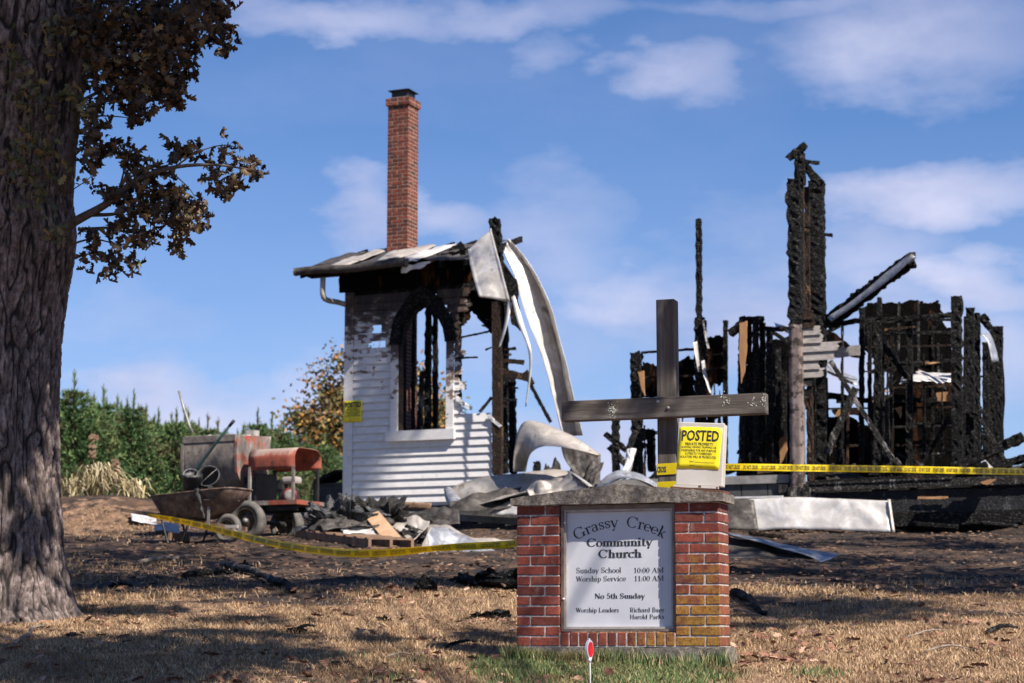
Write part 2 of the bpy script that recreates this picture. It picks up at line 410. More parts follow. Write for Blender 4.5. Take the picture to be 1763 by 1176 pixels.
k = (fnoise(gx*2.6, gy*2.6, 77, 4)*1.2-.1+RNG.random(n)*.5-.25-.25*np.abs(gx-.45)) > .42
v, f = blades(gx[k], gy[k], .02, .07, .007, .9)
n2_ = 8000; tt = RNG.random(n2_)*1.55-.05; bx_ = SIGN_O.x+cos(radians(18.5))*tt-sin(radians(18.5))*(.04+np.abs(RNG.normal(0,.06,n2_))); by_ = SIGN_O.y-sin(radians(18.5))*tt-cos(radians(18.5))*(.04+np.abs(RNG.normal(0,.06,n2_)))
kk = RNG.random(n2_) < np.clip(.9-.55*np.clip(tt,0,1.4)+(fnoise(tt*5, tt*0, 5, 2)-.5)*.8, .05, 1)
v2, f2 = blades(bx_[kk], by_[kk], .05, .15, .007, .6); f2 = f2+len(v); v = np.concatenate([v, v2]); f = np.concatenate([f, f2])
o = bpy.data.objects.new('green_grass', mkmesh('green_grass', v, f, M['green_blade'])); COL.objects.link(o)
tagit(o, 'patch of green grass at the foot of the brick sign', 'grass', None, 'stuff')

# ------------------------------------------------------------------ brick
def brick_mat(name, cols, lichen=False, soot=None):
    m = NT(name); p = m.pos()
    c = m.ramp(m.objrand(), cols)
    n = m.noise(p, 160 if lichen else 60, 4, .7); c = m.mix(m.ramp(n, [(.40, .85), (.56, 0.0)]), c, tuple(x*.30 for x in cols[0][1])); c = m.mix(m.ramp(m.noise(p, 11, 6, .75), [(.42, .6), (.60, 0.0)]), c, tuple(x*.55 for x in cols[0][1]))
    c = m.mix(m.ramp(m.noise(p, 14, 5, .7), [(.55, 0.0), (.72, .5)]), c, (.30,.20,.15))
    if lichen:
        s = m.n('ShaderNodeSeparateXYZ'); m.L(p, s.inputs[0])
        gx = m.math('MULTIPLY', m.math('SUBTRACT', s.outputs[0], .52), .95)     # more growth towards the right pillar
        gz_ = m.math('MULTIPLY', m.math('SUBTRACT', .30, s.outputs[2]), 1.0)     # and low down
        f = m.math('ADD', m.math('ADD', gx, gz_), m.math('MULTIPLY', m.math('SUBTRACT', m.noise(p, 9, 6, .7), .5), 1.5))
        f2 = m.ramp(f, [(.42, 0.0), (.85, .80)])
        sp = m.ramp(n, [(.36, .3), (.6, 1.0)])
        f3 = m.math('MULTIPLY', f2, sp)
        nrm = m.n('ShaderNodeNewGeometry').outputs['Normal']; ns = m.n('ShaderNodeSeparateXYZ'); m.L(nrm, ns.inputs[0])
        f3 = m.math('MULTIPLY', f3, m.ramp(ns.outputs[0], [(.35, 1.0), (.8, .25)]))
        c = m.mix(f3, c, m.ramp(m.noise(p, 40, 4, .6), [(.35,(.15,.075,.015)),(.55,(.40,.22,.02)),(.75,(.38,.27,.05))]))
        c = m.mix(m.ramp(m.noise(p, 55, 3, .8), [(.70, 0.0), (.76, .6)]), c, (.5,.48,.45))
    m.col(c).rough(.88); m.bump(n, .004, .9)
    return m.m
M['sign_brick'] = brick_mat('textured_red_brick', [(0,(.15,.030,.020)),(.5,(.29,.050,.028)),(1,(.36,.075,.042))], True)
M['chimney_brick'] = brick_mat('smooth_red_brick', [(0,(.07,.022,.017)),(.45,(.23,.045,.024)),(.8,(.31,.065,.032)),(1,(.34,.10,.06))])
M['mortar'] = simple('pale_mortar', [(.35,(.20,.165,.14)),(.55,(.44,.41,.38)),(.7,(.60,.56,.52))], 30, .95, 0, .002)
M['mortar_tan'] = simple('tan_mortar', [(.3,(.20,.14,.10)),(.7,(.34,.25,.18))], 12, .95, 0, .002)

def brick_mesh(lx, ly, lz, seed, mat, bev=.004):
    bm = bmesh.new(); bmesh.ops.create_cube(bm, size=1)
    for v in bm.verts: v.co = Vector((v.co.x*lx, v.co.y*ly, v.co.z*lz))
    bmesh.ops.bevel(bm, geom=bm.edges[:]+bm.verts[:], offset=bev, segments=1, affect='EDGES')
    r = random.Random(seed)
    for v in bm.verts: v.co += Vector((r.uniform(-1,1), r.uniform(-1,1), r.uniform(-1,1)))*.0012
    me = bpy.data.meshes.new('brick'); bm.to_mesh(me); bm.free(); me.materials.append(mat); return me
BCACHE = {}
def brick(fr, parent, x0, x1, y0, y1, z0, z1, mat, joint=.010, var=None):
    lx, ly, lz = x1-x0-joint, y1-y0-joint, z1-z0-joint
    var = random.randrange(4) if var is None else var
    key = (round(lx,4), round(ly,4), round(lz,4), var, mat.name)
    if key not in BCACHE: BCACHE[key] = brick_mesh(lx, ly, lz, len(BCACHE), mat)
    o = bpy.data.objects.new('brick', BCACHE[key]); COL.objects.link(o); o.parent = parent
    j = lambda a: random.uniform(-a, a)
    p = fr.w((x0+x1)/2+j(.001), (y0+y1)/2+j(.0012), (z0+z1)/2+j(.0008))
    o.location = p-ORG[parent.name]
    o.rotation_euler = (j(.004), j(.005), -atan2(fr.ex.y, -fr.ex.x)*0+atan2(fr.ex.y, fr.ex.x)+j(.004))
    return o
def pinwheel(fr, parent, x0, y0, k, z, H, mat, mirror=False):
    """one course of a 1.5 x 1.5 brick pillar (0.305 m) as four bricks"""
    a, b, c = 0, .1017, .2033; d = .305
    if mirror: R = [(0,b,0,c),(b,d,0,b),(c,d,b,d),(0,c,c,d)]
    else:      R = [(0,c,0,b),(c,d,0,c),(b,d,c,d),(0,b,b,d)]
    for (xa, xb, ya, yb) in R: brick(fr, parent, x0+xa, x0+xb, y0+ya, y0+yb, z, z+H, mat)

# ------------------------------------------------------------------ stroke-built serif lettering
def glyph(ch, T, t):
    """list of polylines with widths: [(x,y,w)...]"""
    S = []; s_ = t*1.0
    def ln(x0, y0, x1, y1, w): S.append([(x0,y0,w),(x1,y1,w)])
    def arc(cx, cy, rx, ry, a0, a1, Tv=T, th=t, n=18):
        q = []
        for i in range(n+1):
            a = radians(a0+(a1-a0)*i/n); c = abs(cos(a)); q.append((cx+rx*cos(a), cy+ry*sin(a), th+(Tv-th)*c*c))
        S.append(q)
    def ser(x, y, h=.10): ln(x-h, y, x+h, y, s_)
    def stem(x, y0, y1, b=1, u=1, w=T):
        ln(x, y0, x, y1, w)
        if b: ser(x, y0+s_/2, .05+w*.75)
        if u == 1: ser(x, y1-s_/2, .05+w*.75)
        if u == 2: S.append([(x-w*.5-.08, y1-s_*.9, s_), (x, y1-s_*.5, s_)])
    X = .64
    if ch == ' ': return S, .34
    if ch == 'G': arc(.43,.5,.37,.49,42,318); stem(.74,.02,.40,0,1); ln(.76,.70,.76,.97,t); return S, .92
    if ch == 'C': arc(.43,.5,.37,.49,40,320); ln(.76,.68,.76,.98,t); return S, .86
    if ch == 'N': stem(.14,0,1,1,1,t); ln(.14,.97,.74,.03,T); stem(.74,.0,1,0,1,t); return S, .90
    if ch == 'A': ln(.10,.02,.42,.98,t); ln(.42,.98,.72,.02,T); ln(.2,.34,.60,.34,t); ser(.09,s_/2,.09); ser(.74,s_/2,.13); return S, .86
    if ch == 'M': stem(.13,0,1,1,1,t); ln(.15,.97,.50,.06,T); ln(.50,.06,.85,.97,t); stem(.87,0,1,1,1,T); return S, 1.04
    if ch == 'W': ln(.09,.98,.32,.02,T); ln(.32,.02,.53,.98,t); ln(.50,.98,.73,.02,T); ln(.73,.02,.95,.98,t); ser(.09,1-s_/2,.1); ser(.5,1-s_/2,.1); ser(.95,1-s_/2,.08); return S, 1.04
    if ch == 'S': arc(.34,.745,.23,.235,25,250,T*.8); ln(.24,.59,.45,.42,T); arc(.35,.26,.24,.24,70,-155,T*.8); ln(.57,.70,.57,.97,t); ln(.11,.03,.11,.3,t); return S, .70
    if ch == 'L': stem(.2,0,1); ln(.12,s_/2,.66,s_/2,t); ln(.66,.02,.66,.3,t); return S, .76
    if ch == 'R': stem(.2,0,1); ln(.2,.98,.44,.98,t); ln(.2,.5,.44,.5,t); arc(.44,.74,.22,.24,-90,90); ln(.44,.5,.68,.04,T); ser(.72,s_/2,.08); return S, .84
    if ch == 'P': stem(.2,0,1); ln(.2,.98,.44,.98,t); ln(.2,.46,.44,.46,t); arc(.44,.72,.22,.26,-90,90); return S, .74
    if ch == 'B': stem(.2,0,1); ln(.2,.98,.42,.98,t); ln(.2,.52,.44,.52,t); ln(.2,.02,.44,.02,t); arc(.42,.75,.20,.23,-90,90); arc(.44,.27,.24,.25,-90,90); return S, .78
    if ch == 'H': stem(.19,0,1); stem(.71,0,1); ln(.19,.5,.71,.5,t); return S, .90
    if ch == '1': ln(.30,0,.30,1,T); ser(.30,s_/2,.16); ln(.14,.84,.30,.97,t*1.3); return S, .58
    if ch == '0': arc(.30,.5,.21,.48,0,360); return S, .60
    if ch == '5': ln(.16,.96,.50,.96,t*1.8); ln(.16,.96,.14,.55,t); arc(.28,.31,.22,.30,135,-150); return S, .60
    if ch == ':': ln(.12,.06,.12,.06+T,T); ln(.12,.50,.12,.50+T,T); return S, .26
    if ch in 'ao':
        if ch == 'o': arc(.30,X/2,.23,X/2-.02,0,360); return S, .60
        arc(.27,.46,.17,.17,0,165); stem(.44,.02,.46,0,0); arc(.26,.19,.17,.175,90,285,T*.8); ln(.26,.365,.44,.40,t); ln(.27,.015,.44,.12,t); ln(.44,.03,.56,.03,t); return S, .60
    if ch == 'c': arc(.30,X/2,.23,X/2-.02,50,315); ln(.46,.50,.46,.50+T,T); return S, .54
    if ch == 'e': arc(.30,X/2,.23,X/2-.02,0,318); ln(.08,.34,.53,.34,t); return S, .58
    if ch == 's': arc(.24,.48,.14,.145,20,240,T*.75); ln(.18,.39,.32,.27,T*.95); arc(.25,.17,.155,.155,60,-155,T*.75); ln(.40,.42,.40,.62,t); ln(.09,.02,.09,.22,t); return S, .48
    if ch == 'r': stem(.17,0,X,1,2); arc(.33,.42,.15,.20,165,60,t,t); ln(.41,.50,.41,.50+T,T); return S, .48
    if ch == 'n': stem(.17,0,X,1,2); arc(.33,.42,.17,.20,180,0,T,t); stem(.50,0,.44,1,0); return S, .66
    if ch == 'h': stem(.17,0,1,1,2); arc(.33,.42,.17,.20,180,0,T,t); stem(.50,0,.44,1,0); return S, .66
    if ch == 'm': stem(.17,0,X,1,2); arc(.33,.42,.16,.20,180,0,T,t); stem(.49,0,.44,1,0); arc(.65,.42,.16,.20,180,0,T,t); stem(.81,0,.44,1,0); return S, .98
    if ch == 'u': stem(.17,.2,X,0,2); arc(.33,.20,.17,.19,180,360,T,t); stem(.50,.02,X,0,2); ln(.50,.03,.60,.03,t); return S, .66
    if ch == 'y': ln(.10,X-.02,.30,.02,T); ln(.52,X-.02,.24,-.22,t); ser(.10,X-s_/2,.1); ser(.52,X-s_/2,.08); ln(.12,-.24,.12+T,-.24,T); ln(.24,-.22,.14,-.27,t); return S, .62
    if ch == 'v': ln(.10,X-.02,.30,.02,T); ln(.50,X-.02,.30,.02,t); ser(.10,X-s_/2,.1); ser(.50,X-s_/2,.08); return S, .60
    if ch == 'k': stem(.17,0,1,1,2); ln(.19,.22,.47,X-.03,t); ln(.29,.34,.52,.03,T); ser(.47,X-s_/2,.09); ser(.54,s_/2,.1); return S, .66
    if ch == 'i': stem(.17,0,X,1,2); ln(.17,.83,.17,.83+T,T); return S, .34
    if ch == 'l': stem(.17,0,1,1,2); return S, .34
    if ch == 't': ln(.2,.1,.2,.86,T); ln(.06,X-s_/2,.38,X-s_/2,t); arc(.33,.14,.13,.12,180,320,T,t); return S, .44
    if ch == 'd': stem(.50,.02,1,0,2); arc(.30,.31,.21,.31,40,320); ln(.50,.03,.60,.03,t); return S, .66
    if ch == 'p': stem(.17,-.28,X,1,2); arc(.36,.32,.21,.31,140,-140); return S, .66
    return S, .5
def text2d(txt, T=.15, t=.05):
    """quads in 2D plus layer numbers, cap height = 1"""
    x = 0; V = []; F = []; layer = 0
    for ch in txt:
        st, adv = glyph(ch, T, t)
        for line in st:
            layer += 1; n = len(line); b = len(V)
            for i, (px, py, w) in enumerate(line):
                q = line[min(i+1, n-1)]; p = line[max(i-1, 0)]; dx, dy = q[0]-p[0], q[1]-p[1]; L = math.hypot(dx, dy) or 1
                V.append((x+px-dy/L*w/2, py+dx/L*w/2, layer % 9)); V.append((x+px+dy/L*w/2, py-dx/L*w/2, layer % 9))
            for i in range(n-1): F.append((b+2*i, b+2*i+1, b+2*i+3, b+2*i+2))
        x += adv
    return V, F, x
FONT = {}
def fonttext(s, bold=0.0):
    """built-in sans outline, normalised to a unit box"""
    if (s, bold) in FONT: return FONT[(s, bold)]
    cu = bpy.data.curves.new('lettering', 'FONT'); cu.body = s; cu.offset = bold; cu.resolution_u = 2
    ob = bpy.data.objects.new('lettering', cu); COL.objects.link(ob)
    dg = bpy.context.evaluated_depsgraph_get(); me = bpy.data.meshes.new_from_object(ob.evaluated_get(dg))
    v = [(a.co.x, a.co.y) for a in me.vertices]; f = [tuple(q.vertices) for q in me.polygons]
    bpy.data.objects.remove(ob); bpy.data.curves.remove(cu); bpy.data.meshes.remove(me)
    x0 = min(a[0] for a in v); x1 = max(a[0] for a in v); y0 = min(a[1] for a in v); y1 = max(a[1] for a in v)
    FONT[(s, bold)] = ([((a-x0)/(x1-x0), (b-y0)/(y1-y0)) for a, b in v], f); return FONT[(s, bold)]

# ------------------------------------------------------------------ the brick sign
AZS = radians(18.5)
SO = P(888, 1113, 13.4); SIGN_BASE = SO.copy()
SF = Frame(SO, AZS)
sign = thing('church_sign', 'brick church sign with white message board and gabled concrete cap', 'sign', SO)
CH = .0667
R = SF.loc(SF.hit(1240, 1000, 0)).x
print('sign width', R)
XR0 = R-.305
for k in range(14):
    pinwheel(SF, sign, 0, 0, k, k*CH, CH, M['sign_brick'], mirror=(k % 2 == 0))
    pinwheel(SF, sign, XR0, 0, k, k*CH, CH, M['sign_brick'], mirror=(k % 2 == 1))
nb = 12; w = (XR0-.305)/nb
for i in range(nb): brick(SF, sign, .305+i*w, .305+(i+1)*w, -.001, .2, 0.0, .096, M['sign_brick'])
mb = MB()
mb.add(*SF.box(.010, .295, .010, .295, -.004, 14*CH)); mb.add(*SF.box(XR0+.010, R-.010, .010, .295, -.004, 14*CH))
mb.add(*SF.box(.299, XR0+.006, .008, .19, -.003, .089))
part('mortar_joints', mb.v, mb.f, M['mortar'], sign)
# concrete footing, rough
def rough_block(fr, x0, x1, y0, y1, zf0, zf1, nx, ny, nzz, amp, seed=0):
    """box grid whose top/bottom follow functions of x, displaced by noise"""
    idx = {}; v = []; f = []
    def vid(i, j, k):
        if (i,j,k) not in idx:
            x = x0+(x1-x0)*i/nx; y = y0+(y1-y0)*j/ny; a = zf0(x); b = zf1(x); z = a+(b-a)*k/nzz
            p = fr.w(x, y, z); d = Vector((fbm((p.x, p.y, p.z+seed), 9, 3), fbm((p.x+7, p.y, p.z+seed), 9, 3), fbm((p.x, p.y+7, p.z+seed), 9, 3)))
            idx[(i,j,k)] = len(v); v.append(p+d*amp)
        return idx[(i,j,k)]
    for i in range(nx):
        for j in range(ny):
            f.append((vid(i,j,0), vid(i,j+1,0), vid(i+1,j+1,0), vid(i+1,j,0))); f.append((vid(i,j,nzz), vid(i+1,j,nzz), vid(i+1,j+1,nzz), vid(i,j+1,nzz)))
        for k in range(nzz):
            f.append((vid(i,0,k), vid(i+1,0,k), vid(i+1,0,k+1), vid(i,0,k+1))); f.append((vid(i,ny,k), vid(i,ny,k+1), vid(i+1,ny,k+1), vid(i+1,ny,k)))
    for j in range(ny):
        for k in range(nzz):
            f.append((vid(0,j,k), vid(0,j,k+1), vid(0,j+1,k+1), vid(0,j+1,k))); f.append((vid(nx,j,k), vid(nx,j+1,k), vid(nx,j+1,k+1), vid(nx,j,k+1)))
    return v, f
M['cap'] = simple('lichen_spotted_concrete', [(.28,(.13,.105,.085)),(.5,(.27,.235,.20)),(.75,(.42,.38,.34))], 24, .95, 0, .006, bscale=90, spots=(34, .64, (.055,.045,.035)))
def cap_mat():
    m = NT('lichen_concrete'); p = m.pos()
    c = m.ramp(m.noise(p, 26, 8, .75), [(.35,(.055,.042,.032)),(.50,(.165,.14,.118)),(.66,(.33,.29,.25))])
    c = m.mix(m.ramp(m.noise(p, 60, 3, .8), [(.55, 0.0), (.64, .8)]), c, (.045,.036,.028))
    c = m.mix(m.ramp(m.noise(p, 45, 2, .6), [(.68, 0.0), (.73, .9)]), c, (.42,.27,.06))
    m.col(c).rough(.95); m.bump(m.noise(p, 70, 6, .8), .012, 1); return m.m
M['cap'] = cap_mat()
zt = 14*CH
v, f = rough_block(SF, -.005, R+.03, -.025, .33, lambda x: -.30, lambda x: -.004, 40, 8, 6, .010, 3)
part('footing', v, f, M['cap'], sign)
mid = R*.53
capz = lambda x: zt+.05+.078*(1-abs(x-mid)/(mid+.03))
v, f = rough_block(SF, -.026, R+.030, -.030, .335, lambda x: zt+.001, capz, 90, 14, 6, .0045, 5)
part('cap', v, f, M['cap'], sign)
# message board in its metal frame
DEP = .075
M['frame_metal'] = simple('brown_bronze_frame', [(.3,(.10,.075,.06)),(.7,(.22,.17,.14))], 12, .5, .3, .001)
M['frame_pale'] = simple('pale_worn_frame', [(.3,(.30,.26,.24)),(.7,(.46,.41,.38))], 18, .5, .2, .001)
def board_mat():
    m = NT('white_message_board'); p = m.pos()
    c = m.ramp(m.noise(p, 5, 4, .5), [(.3,(.47,.47,.51)),(.7,(.55,.55,.58))])
    c = m.mix(m.ramp(m.noise(p, 40, 4, .8), [(.71,0.0),(.76,.5)]), c, (.34,.31,.29))
    m.col(c).rough(.30); return m.m
M['board'] = board_mat()
a = SF.loc(SF.hit(965, 1089, DEP)); b = SF.loc(SF.hit(1161, 877, DEP))
fx0, fx1, fz0, fz1 = .306, XR0-.001, .0975, zt-.002
board = part('message_board', *SF.box(fx0+.03, fx1-.03, DEP, DEP+.06, fz0+.03, fz1-.045), M['board'], sign)
def rails(x0, x1, z0, z1, w, ya, yb, mat, parent, wt=None):
    wt = wt or w
    for bx in ((x0, x0+w, z0, z1), (x1-w, x1, z0, z1), (x0+w, x1-w, z0, z0+w), (x0+w, x1-w, z1-wt, z1)):
        part('frame_rail', *SF.box(bx[0], bx[1], ya, yb, bx[2], bx[3]), mat, parent)
rails(fx0, fx1, fz0, fz1, .018, DEP-.040, DEP+.06, M['frame_metal'], sign, .030)
rails(fx0+.018, fx1-.018, fz0+.018, fz1-.030, .014, DEP-.026, DEP+.055, M['frame_pale'], sign)
for (px, py) in ((972, 900), (970, 1031)):
    p = SF.hit(px, py, DEP-.042); v, f = lathe(p+SF.ey*.012, -SF.ey, [(.0001,.016),(.006,.015),(.007,.010),(.007,0)], 8); part('latch_screw', v, f, M['white_plastic'], sign)
def put_line(txt, x0, x1, base, top, T, t, arc=None):
    V, F, adv = text2d(txt, T, t)
    p0 = SF.loc(SF.hit(x0, base, DEP)); p1 = SF.loc(SF.hit(x1, base, DEP)); pt = SF.loc(SF.hit(x0, top, DEP))
    H = pt.z-p0.z; L = p1.x-p0.x; out = []
    for (x, y, l) in V:
        out.append(SF.w(p0.x+x/adv*L, DEP-.0018-.00012*l, p0.z+y*H))
    part('lettering', out, F, M['ink'], sign)
for a_ in (("Community",1011,1124,941,927.5,.19,.07),("Church",1031,1105,960.5,946.5,.19,.07),("Sunday School",992,1070,986.6,977.5,.125,.06),
           ("10:00 AM",1091,1143,986.2,977.5,.125,.06),("Worship Service",992,1078,1001,992,.125,.06),("11:00 AM",1092,1143,1000.4,991.6,.125,.06),
           ("No 5th Sunday",1024,1111,1030.5,1021.8,.18,.07),("Worship Leaders",992,1066,1054.2,1046.4,.14,.07),
           ("Richard Bare",1084.5,1143.6,1053.8,1046,.14,.07),("Harold Parks",1084.5,1143.6,1065.6,1058,.14,.07)): put_line(*a_)
def put_arc(txt, x0, x1, T, t):
    V, F, adv = text2d(txt, T, t); cx = 1067.5; R0 = 143.0; ytop = 907.5
    pc = SF.loc(SF.hit(cx, ytop, DEP)); sx = (SF.loc(SF.hit(cx+50, ytop, DEP)).x-pc.x)/50
    out = []
    a0 = (x0-cx)/R0; a1 = (x1-cx)/R0
    for (x, y, l) in V:
        th = a0+(a1-a0)*x/adv; rr = R0+y*18.5
        out.append(SF.w(pc.x+rr*sin(th)*sx, DEP-.0018-.00012*l, pc.z+(rr*cos(th)-R0)*sx))
    part('lettering', out, F, M['ink'], sign)
put_arc("Grassy", 991.5-3, 1065, .13, .05); put_arc("Creek", 1079, 1143+3, .13, .05)

# ------------------------------------------------------------------ timber
def timber(name, parent, p0, p1, w, d, mat, rag=.12, seed=None, face=None, label=None, step=.045, taper=1.0, endrag=1.0):
    """split or charred beam with ragged surface; w across the view, d deep"""
    seed = random.uniform(0, 900) if seed is None else seed
    p0 = Vector(p0); p1 = Vector(p1); ax = (p1-p0); L = ax.length; ax.normalize()
    ey = face or BF.ey
    dep = (ey-ax*ey.dot(ax)).normalized(); side = ax.cross(dep).normalized()
    n = max(3, int(L/step)); pr = [(-1,-1),(-.34,-1),(.34,-1),(1,-1),(1,-.34),(1,.34),(1,1),(.34,1),(-.34,1),(-1,1),(-1,.34),(-1,-.34)]
    v = []; f = []; m = len(pr)
    for i in range(n+1):
        t = i/n; wt = 1-(1-taper)*t
        for (a, b) in pr:
            q = p0+ax*(L*t)+side*(a*w/2*wt)+dep*(b*d/2*wt)
            nn = fbm((q.x*24+seed, q.y*24, q.z*17), 1, 3); n3 = mn.noise(Vector((q.x*3, q.y*3+seed, q.z*3)))
            q = q+(side*a+dep*b)*((nn-.1)*rag*min(w,d)*1.0)+side*(n3*rag*w*.15)
            if i in (0, n): q = q+ax*(mn.noise(Vector((a*2.1+seed, b*2.1, i)))*rag*2.0*w*endrag*(1 if i == n else -1))
            v.append(q)
    for i in range(n):
        for k in range(m): k2 = (k+1) % m; f.append((i*m+k, i*m+k2, (i+1)*m+k2, (i+1)*m+k))
    f.append(tuple(reversed(range(m)))); f.append(tuple(n*m+k for k in range(m)))
    if parent is None: return v, f
    return part(name, v, f, mat, parent, smooth=mat.name in ('half_burnt_painted_post', 'old_brown_wood'), label=label)
BF = Frame(P(592, 872, 32.5), radians(23))

# ------------------------------------------------------------------ wooden cross
def wood_mat(name, c0, c1, c2):
    m = NT(name); oc = m.coord('Object')
    return m
def cross_mat(name, vec):
    m = NT(name); v = m.mapv(m.pos(), vec)
    g = m.noise(v, 14, 8, .7, dist=.6); c = m.ramp(g, [(.28,(.022,.017,.014)),(.48,(.082,.066,.054)),(.62,(.15,.128,.110)),(.75,(.24,.215,.195))])
    c = m.mix(m.ramp(m.noise(m.pos(), 4, 4, .6), [(.45,0.0),(.7,.65)]), c, (.045,.032,.024))
    m.col(c).rough(.82); m.bump(g, .006, .8); m.bump(m.noise(v, 50, 4, .6), .002, .6); return m.m
M['post_wood'] = cross_mat('weathered_post_grain', (1, 1, .09)); M['beam_wood'] = cross_mat('weathered_beam_grain', (.09, .09, 1))
cb = SF.hit(1146, 838, .44); cbase = Vector((cb.x, cb.y, gzf(cb.x, cb.y)-.05))
cross = thing('wooden_cross', 'weathered wooden cross standing right behind the brick sign', 'cross', cbase)
def bevbox(fr, c, lx, ly, lz, tilt=0, bev=.006, yaw=0):
    bm = bmesh.new(); bmesh.ops.create_cube(bm, size=1)
    for q in bm.verts: q.co = Vector((q.co.x*lx, q.co.y*ly, q.co.z*lz))
    bmesh.ops.bevel(bm, geom=bm.edges[:], offset=bev, segments=2, affect='EDGES', profile=.6)
    Rm = Matrix((fr.ex, fr.ey, fr.ez)).transposed() @ Matrix.Rotation(yaw, 3, 'Z') @ Matrix.Rotation(tilt, 3, 'Y')
    v = [Vector(c)+Rm @ q.co for q in bm.verts]; f = [tuple(x.index for x in q.verts) for q in bm.faces]; bm.free(); return v, f
CF = Frame(SF.w(0, .40, 0), AZS)
pt = CF.loc(CF.hit(1144.5, 515)); pb = CF.loc(CF.hit(1143, 838)); zg = CF.loc(cbase).z
pw = CF.loc(CF.hit(1160, 600)).x-CF.loc(CF.hit(1128.5, 600)).x
v, f = bevbox(CF, CF.w(pt.x, pw/2, (pt.z+zg)/2), pw, pw*.95, pt.z-zg)
part('post', v, f, M['post_wood'], cross)
l0 = CF.loc(CF.hit(967, 708, -.1)); l1 = CF.loc(CF.hit(1318, 694, -.1)); hh = (CF.loc(CF.hit(1140, 683, -.1))-CF.loc(CF.hit(1140, 718, -.1))).z
L = math.hypot(l1.x-l0.x, l1.z-l0.z); til = -atan2(l1.z-l0.z, l1.x-l0.x)
v, f = bevbox(CF, CF.w((l0.x+l1.x)/2, -.053, (l0.z+l1.z)/2), L, .10, hh, til)
part('crossbeam', v, f, M['beam_wood'], cross)
for (px, py) in ((1132.5, 691), (1150, 702.5)):
    p = CF.hit(px, py, -.104); v, f = lathe(p, -CF.ey, [(.013,-.003),(.013,.002),(.010,.006),(.005,.009),(.0005,.010)], 12); part('bolt', v, f, M['bare_steel'], cross, True)
M['lichen'] = simple('pale_lichen', [(.3,(.35,.36,.30)),(.7,(.55,.56,.48))], 40, .95, 0, .002)
mb = MB()
for (cx, cy, n_, sp) in ((1054, 706, 70, 10), (1250, 690, 16, 10), (1315, 690, 26, 8), (1295, 694, 14, 10), (1245, 684, 14, 12)):
    for i in range(n_):
        p = CF.hit(cx+random.gauss(0, sp*.38), cy+random.gauss(0, sp*.55), -.104); r = random.uniform(.0012, .0042)
        vv_, ff_ = lathe(p, -CF.ey, [(r*1.2,-.001),(r,.0012),(.0003,.0022)], 6); mb.add(vv_, ff_)
part('lichen_spots', mb.v, mb.f, M['lichen'], cross, kind='stuff')

# ------------------------------------------------------------------ notices
M['yellow'] = simple('yellow_notice', [(.3,(.80,.66,.008)),(.7,(.86,.72,.015))], 5, .45, 0, .001)
M['box_beige'] = simple('dirty_beige_plastic', [(.3,(.46,.42,.36)),(.7,(.56,.53,.48))], 5, .5, 0, .001, spots=(16,.72,(.22,.18,.14)))
def notice_lines(mapf, parent, ex=0):
    """mapf(u,v,layer): u,v in the notice 0..1"""
    L = [("POSTED",.06,.94,.665,.93,.024),("PRIVATE PROPERTY",.16,.82,.560,.628,.012),("HUNTING, FISHING, TRAPPING OR",.07,.90,.488,.542,.006),
         ("TRESPASSING FOR ANY PURPOSE",.08,.90,.412,.468,.006),("IS STRICTLY FORBIDDEN",.18,.80,.336,.392,.006),
         ("VIOLATORS WILL BE PROSECUTED",.06,.92,.258,.314,.006),("Name",.30,.40,.155,.195,.004),("Address",.30,.44,.06,.10,.004)]
    for (s, u0, u1, v0, v1, bo) in L:
        V, F = fonttext(s, bo+ex); part('lettering', [mapf(u0+(u1-u0)*a, v0+(v1-v0)*b, 1) for a, b in V], F, M['ink'], parent)
    for (u0, u1, v0) in ((.42,.88,.155),(.46,.60,.06)):
        part('ruled_line', [mapf(u0,v0,1),mapf(u1,v0,1),mapf(u1,v0+.008,1),mapf(u0,v0+.008,1)], [(0,1,2,3)], M['ink'], parent)
def curled_sheet(mapf, parent, mat, name='sheet', nu=10, nv=8):
    v = []; f = []
    for back in (0, -1):
        for j in range(nv+1):
            for i in range(nu+1): v.append(mapf(i/nu, j/nv, back))
    s = (nu+1)*(nv+1)
    for j in range(nv):
        for i in range(nu):
            a = j*(nu+1)+i; f.append((a, a+1, a+nu+2, a+nu+1)); f.append((s+a, s+a+nu+1, s+a+nu+2, s+a+1))
    rim = [i for i in range(nu+1)]+[j*(nu+1)+nu for j in range(1, nv+1)]+[nv*(nu+1)+i for i in range(nu-1, -1, -1)]+[j*(nu+1) for j in range(nv-1, 0, -1)]
    for q in range(len(rim)): a = rim[q]; b = rim[(q+1) % len(rim)]; f.append((b, a, a+s, b+s))
    return part(name, v, f, mat, parent, True)
# grey-beige box standing on the cap
KF = Frame(SF.w(0, .05, 0), AZS-radians(2))
b0 = KF.hit(1163, 836); bx0 = KF.loc(b0)
lx = KF.loc(KF.hit(1243, 836)).x-bx0.x; lz = KF.loc(KF.hit(1205, 729)).z-KF.loc(KF.hit(1205, 839)).z
tb = radians(3.4); KX = (KF.ex*cos(tb)-KF.ez*sin(tb)); KZ = (KF.ez*cos(tb)+KF.ex*sin(tb)); KY = KF.ey
boxo = thing('meter_box', 'beige plastic box with a yellow notice standing on the sign cap', 'box', b0)
def KW(x, y, z): return b0+KX*x+KY*y+KZ*z
class TF: pass
tf = TF(); tf.ex, tf.ey, tf.ez = KX, KY, KZ
def kbox(x0, x1, y0, y1, z0, z1, bev=.004):
    return bevbox(tf, KW((x0+x1)/2, (y0+y1)/2, (z0+z1)/2), x1-x0, y1-y0, z1-z0, 0, bev)
part('case', *kbox(0.006, lx-.004, .022, .13, .006, lz-.004, .008), M['box_beige'], boxo)
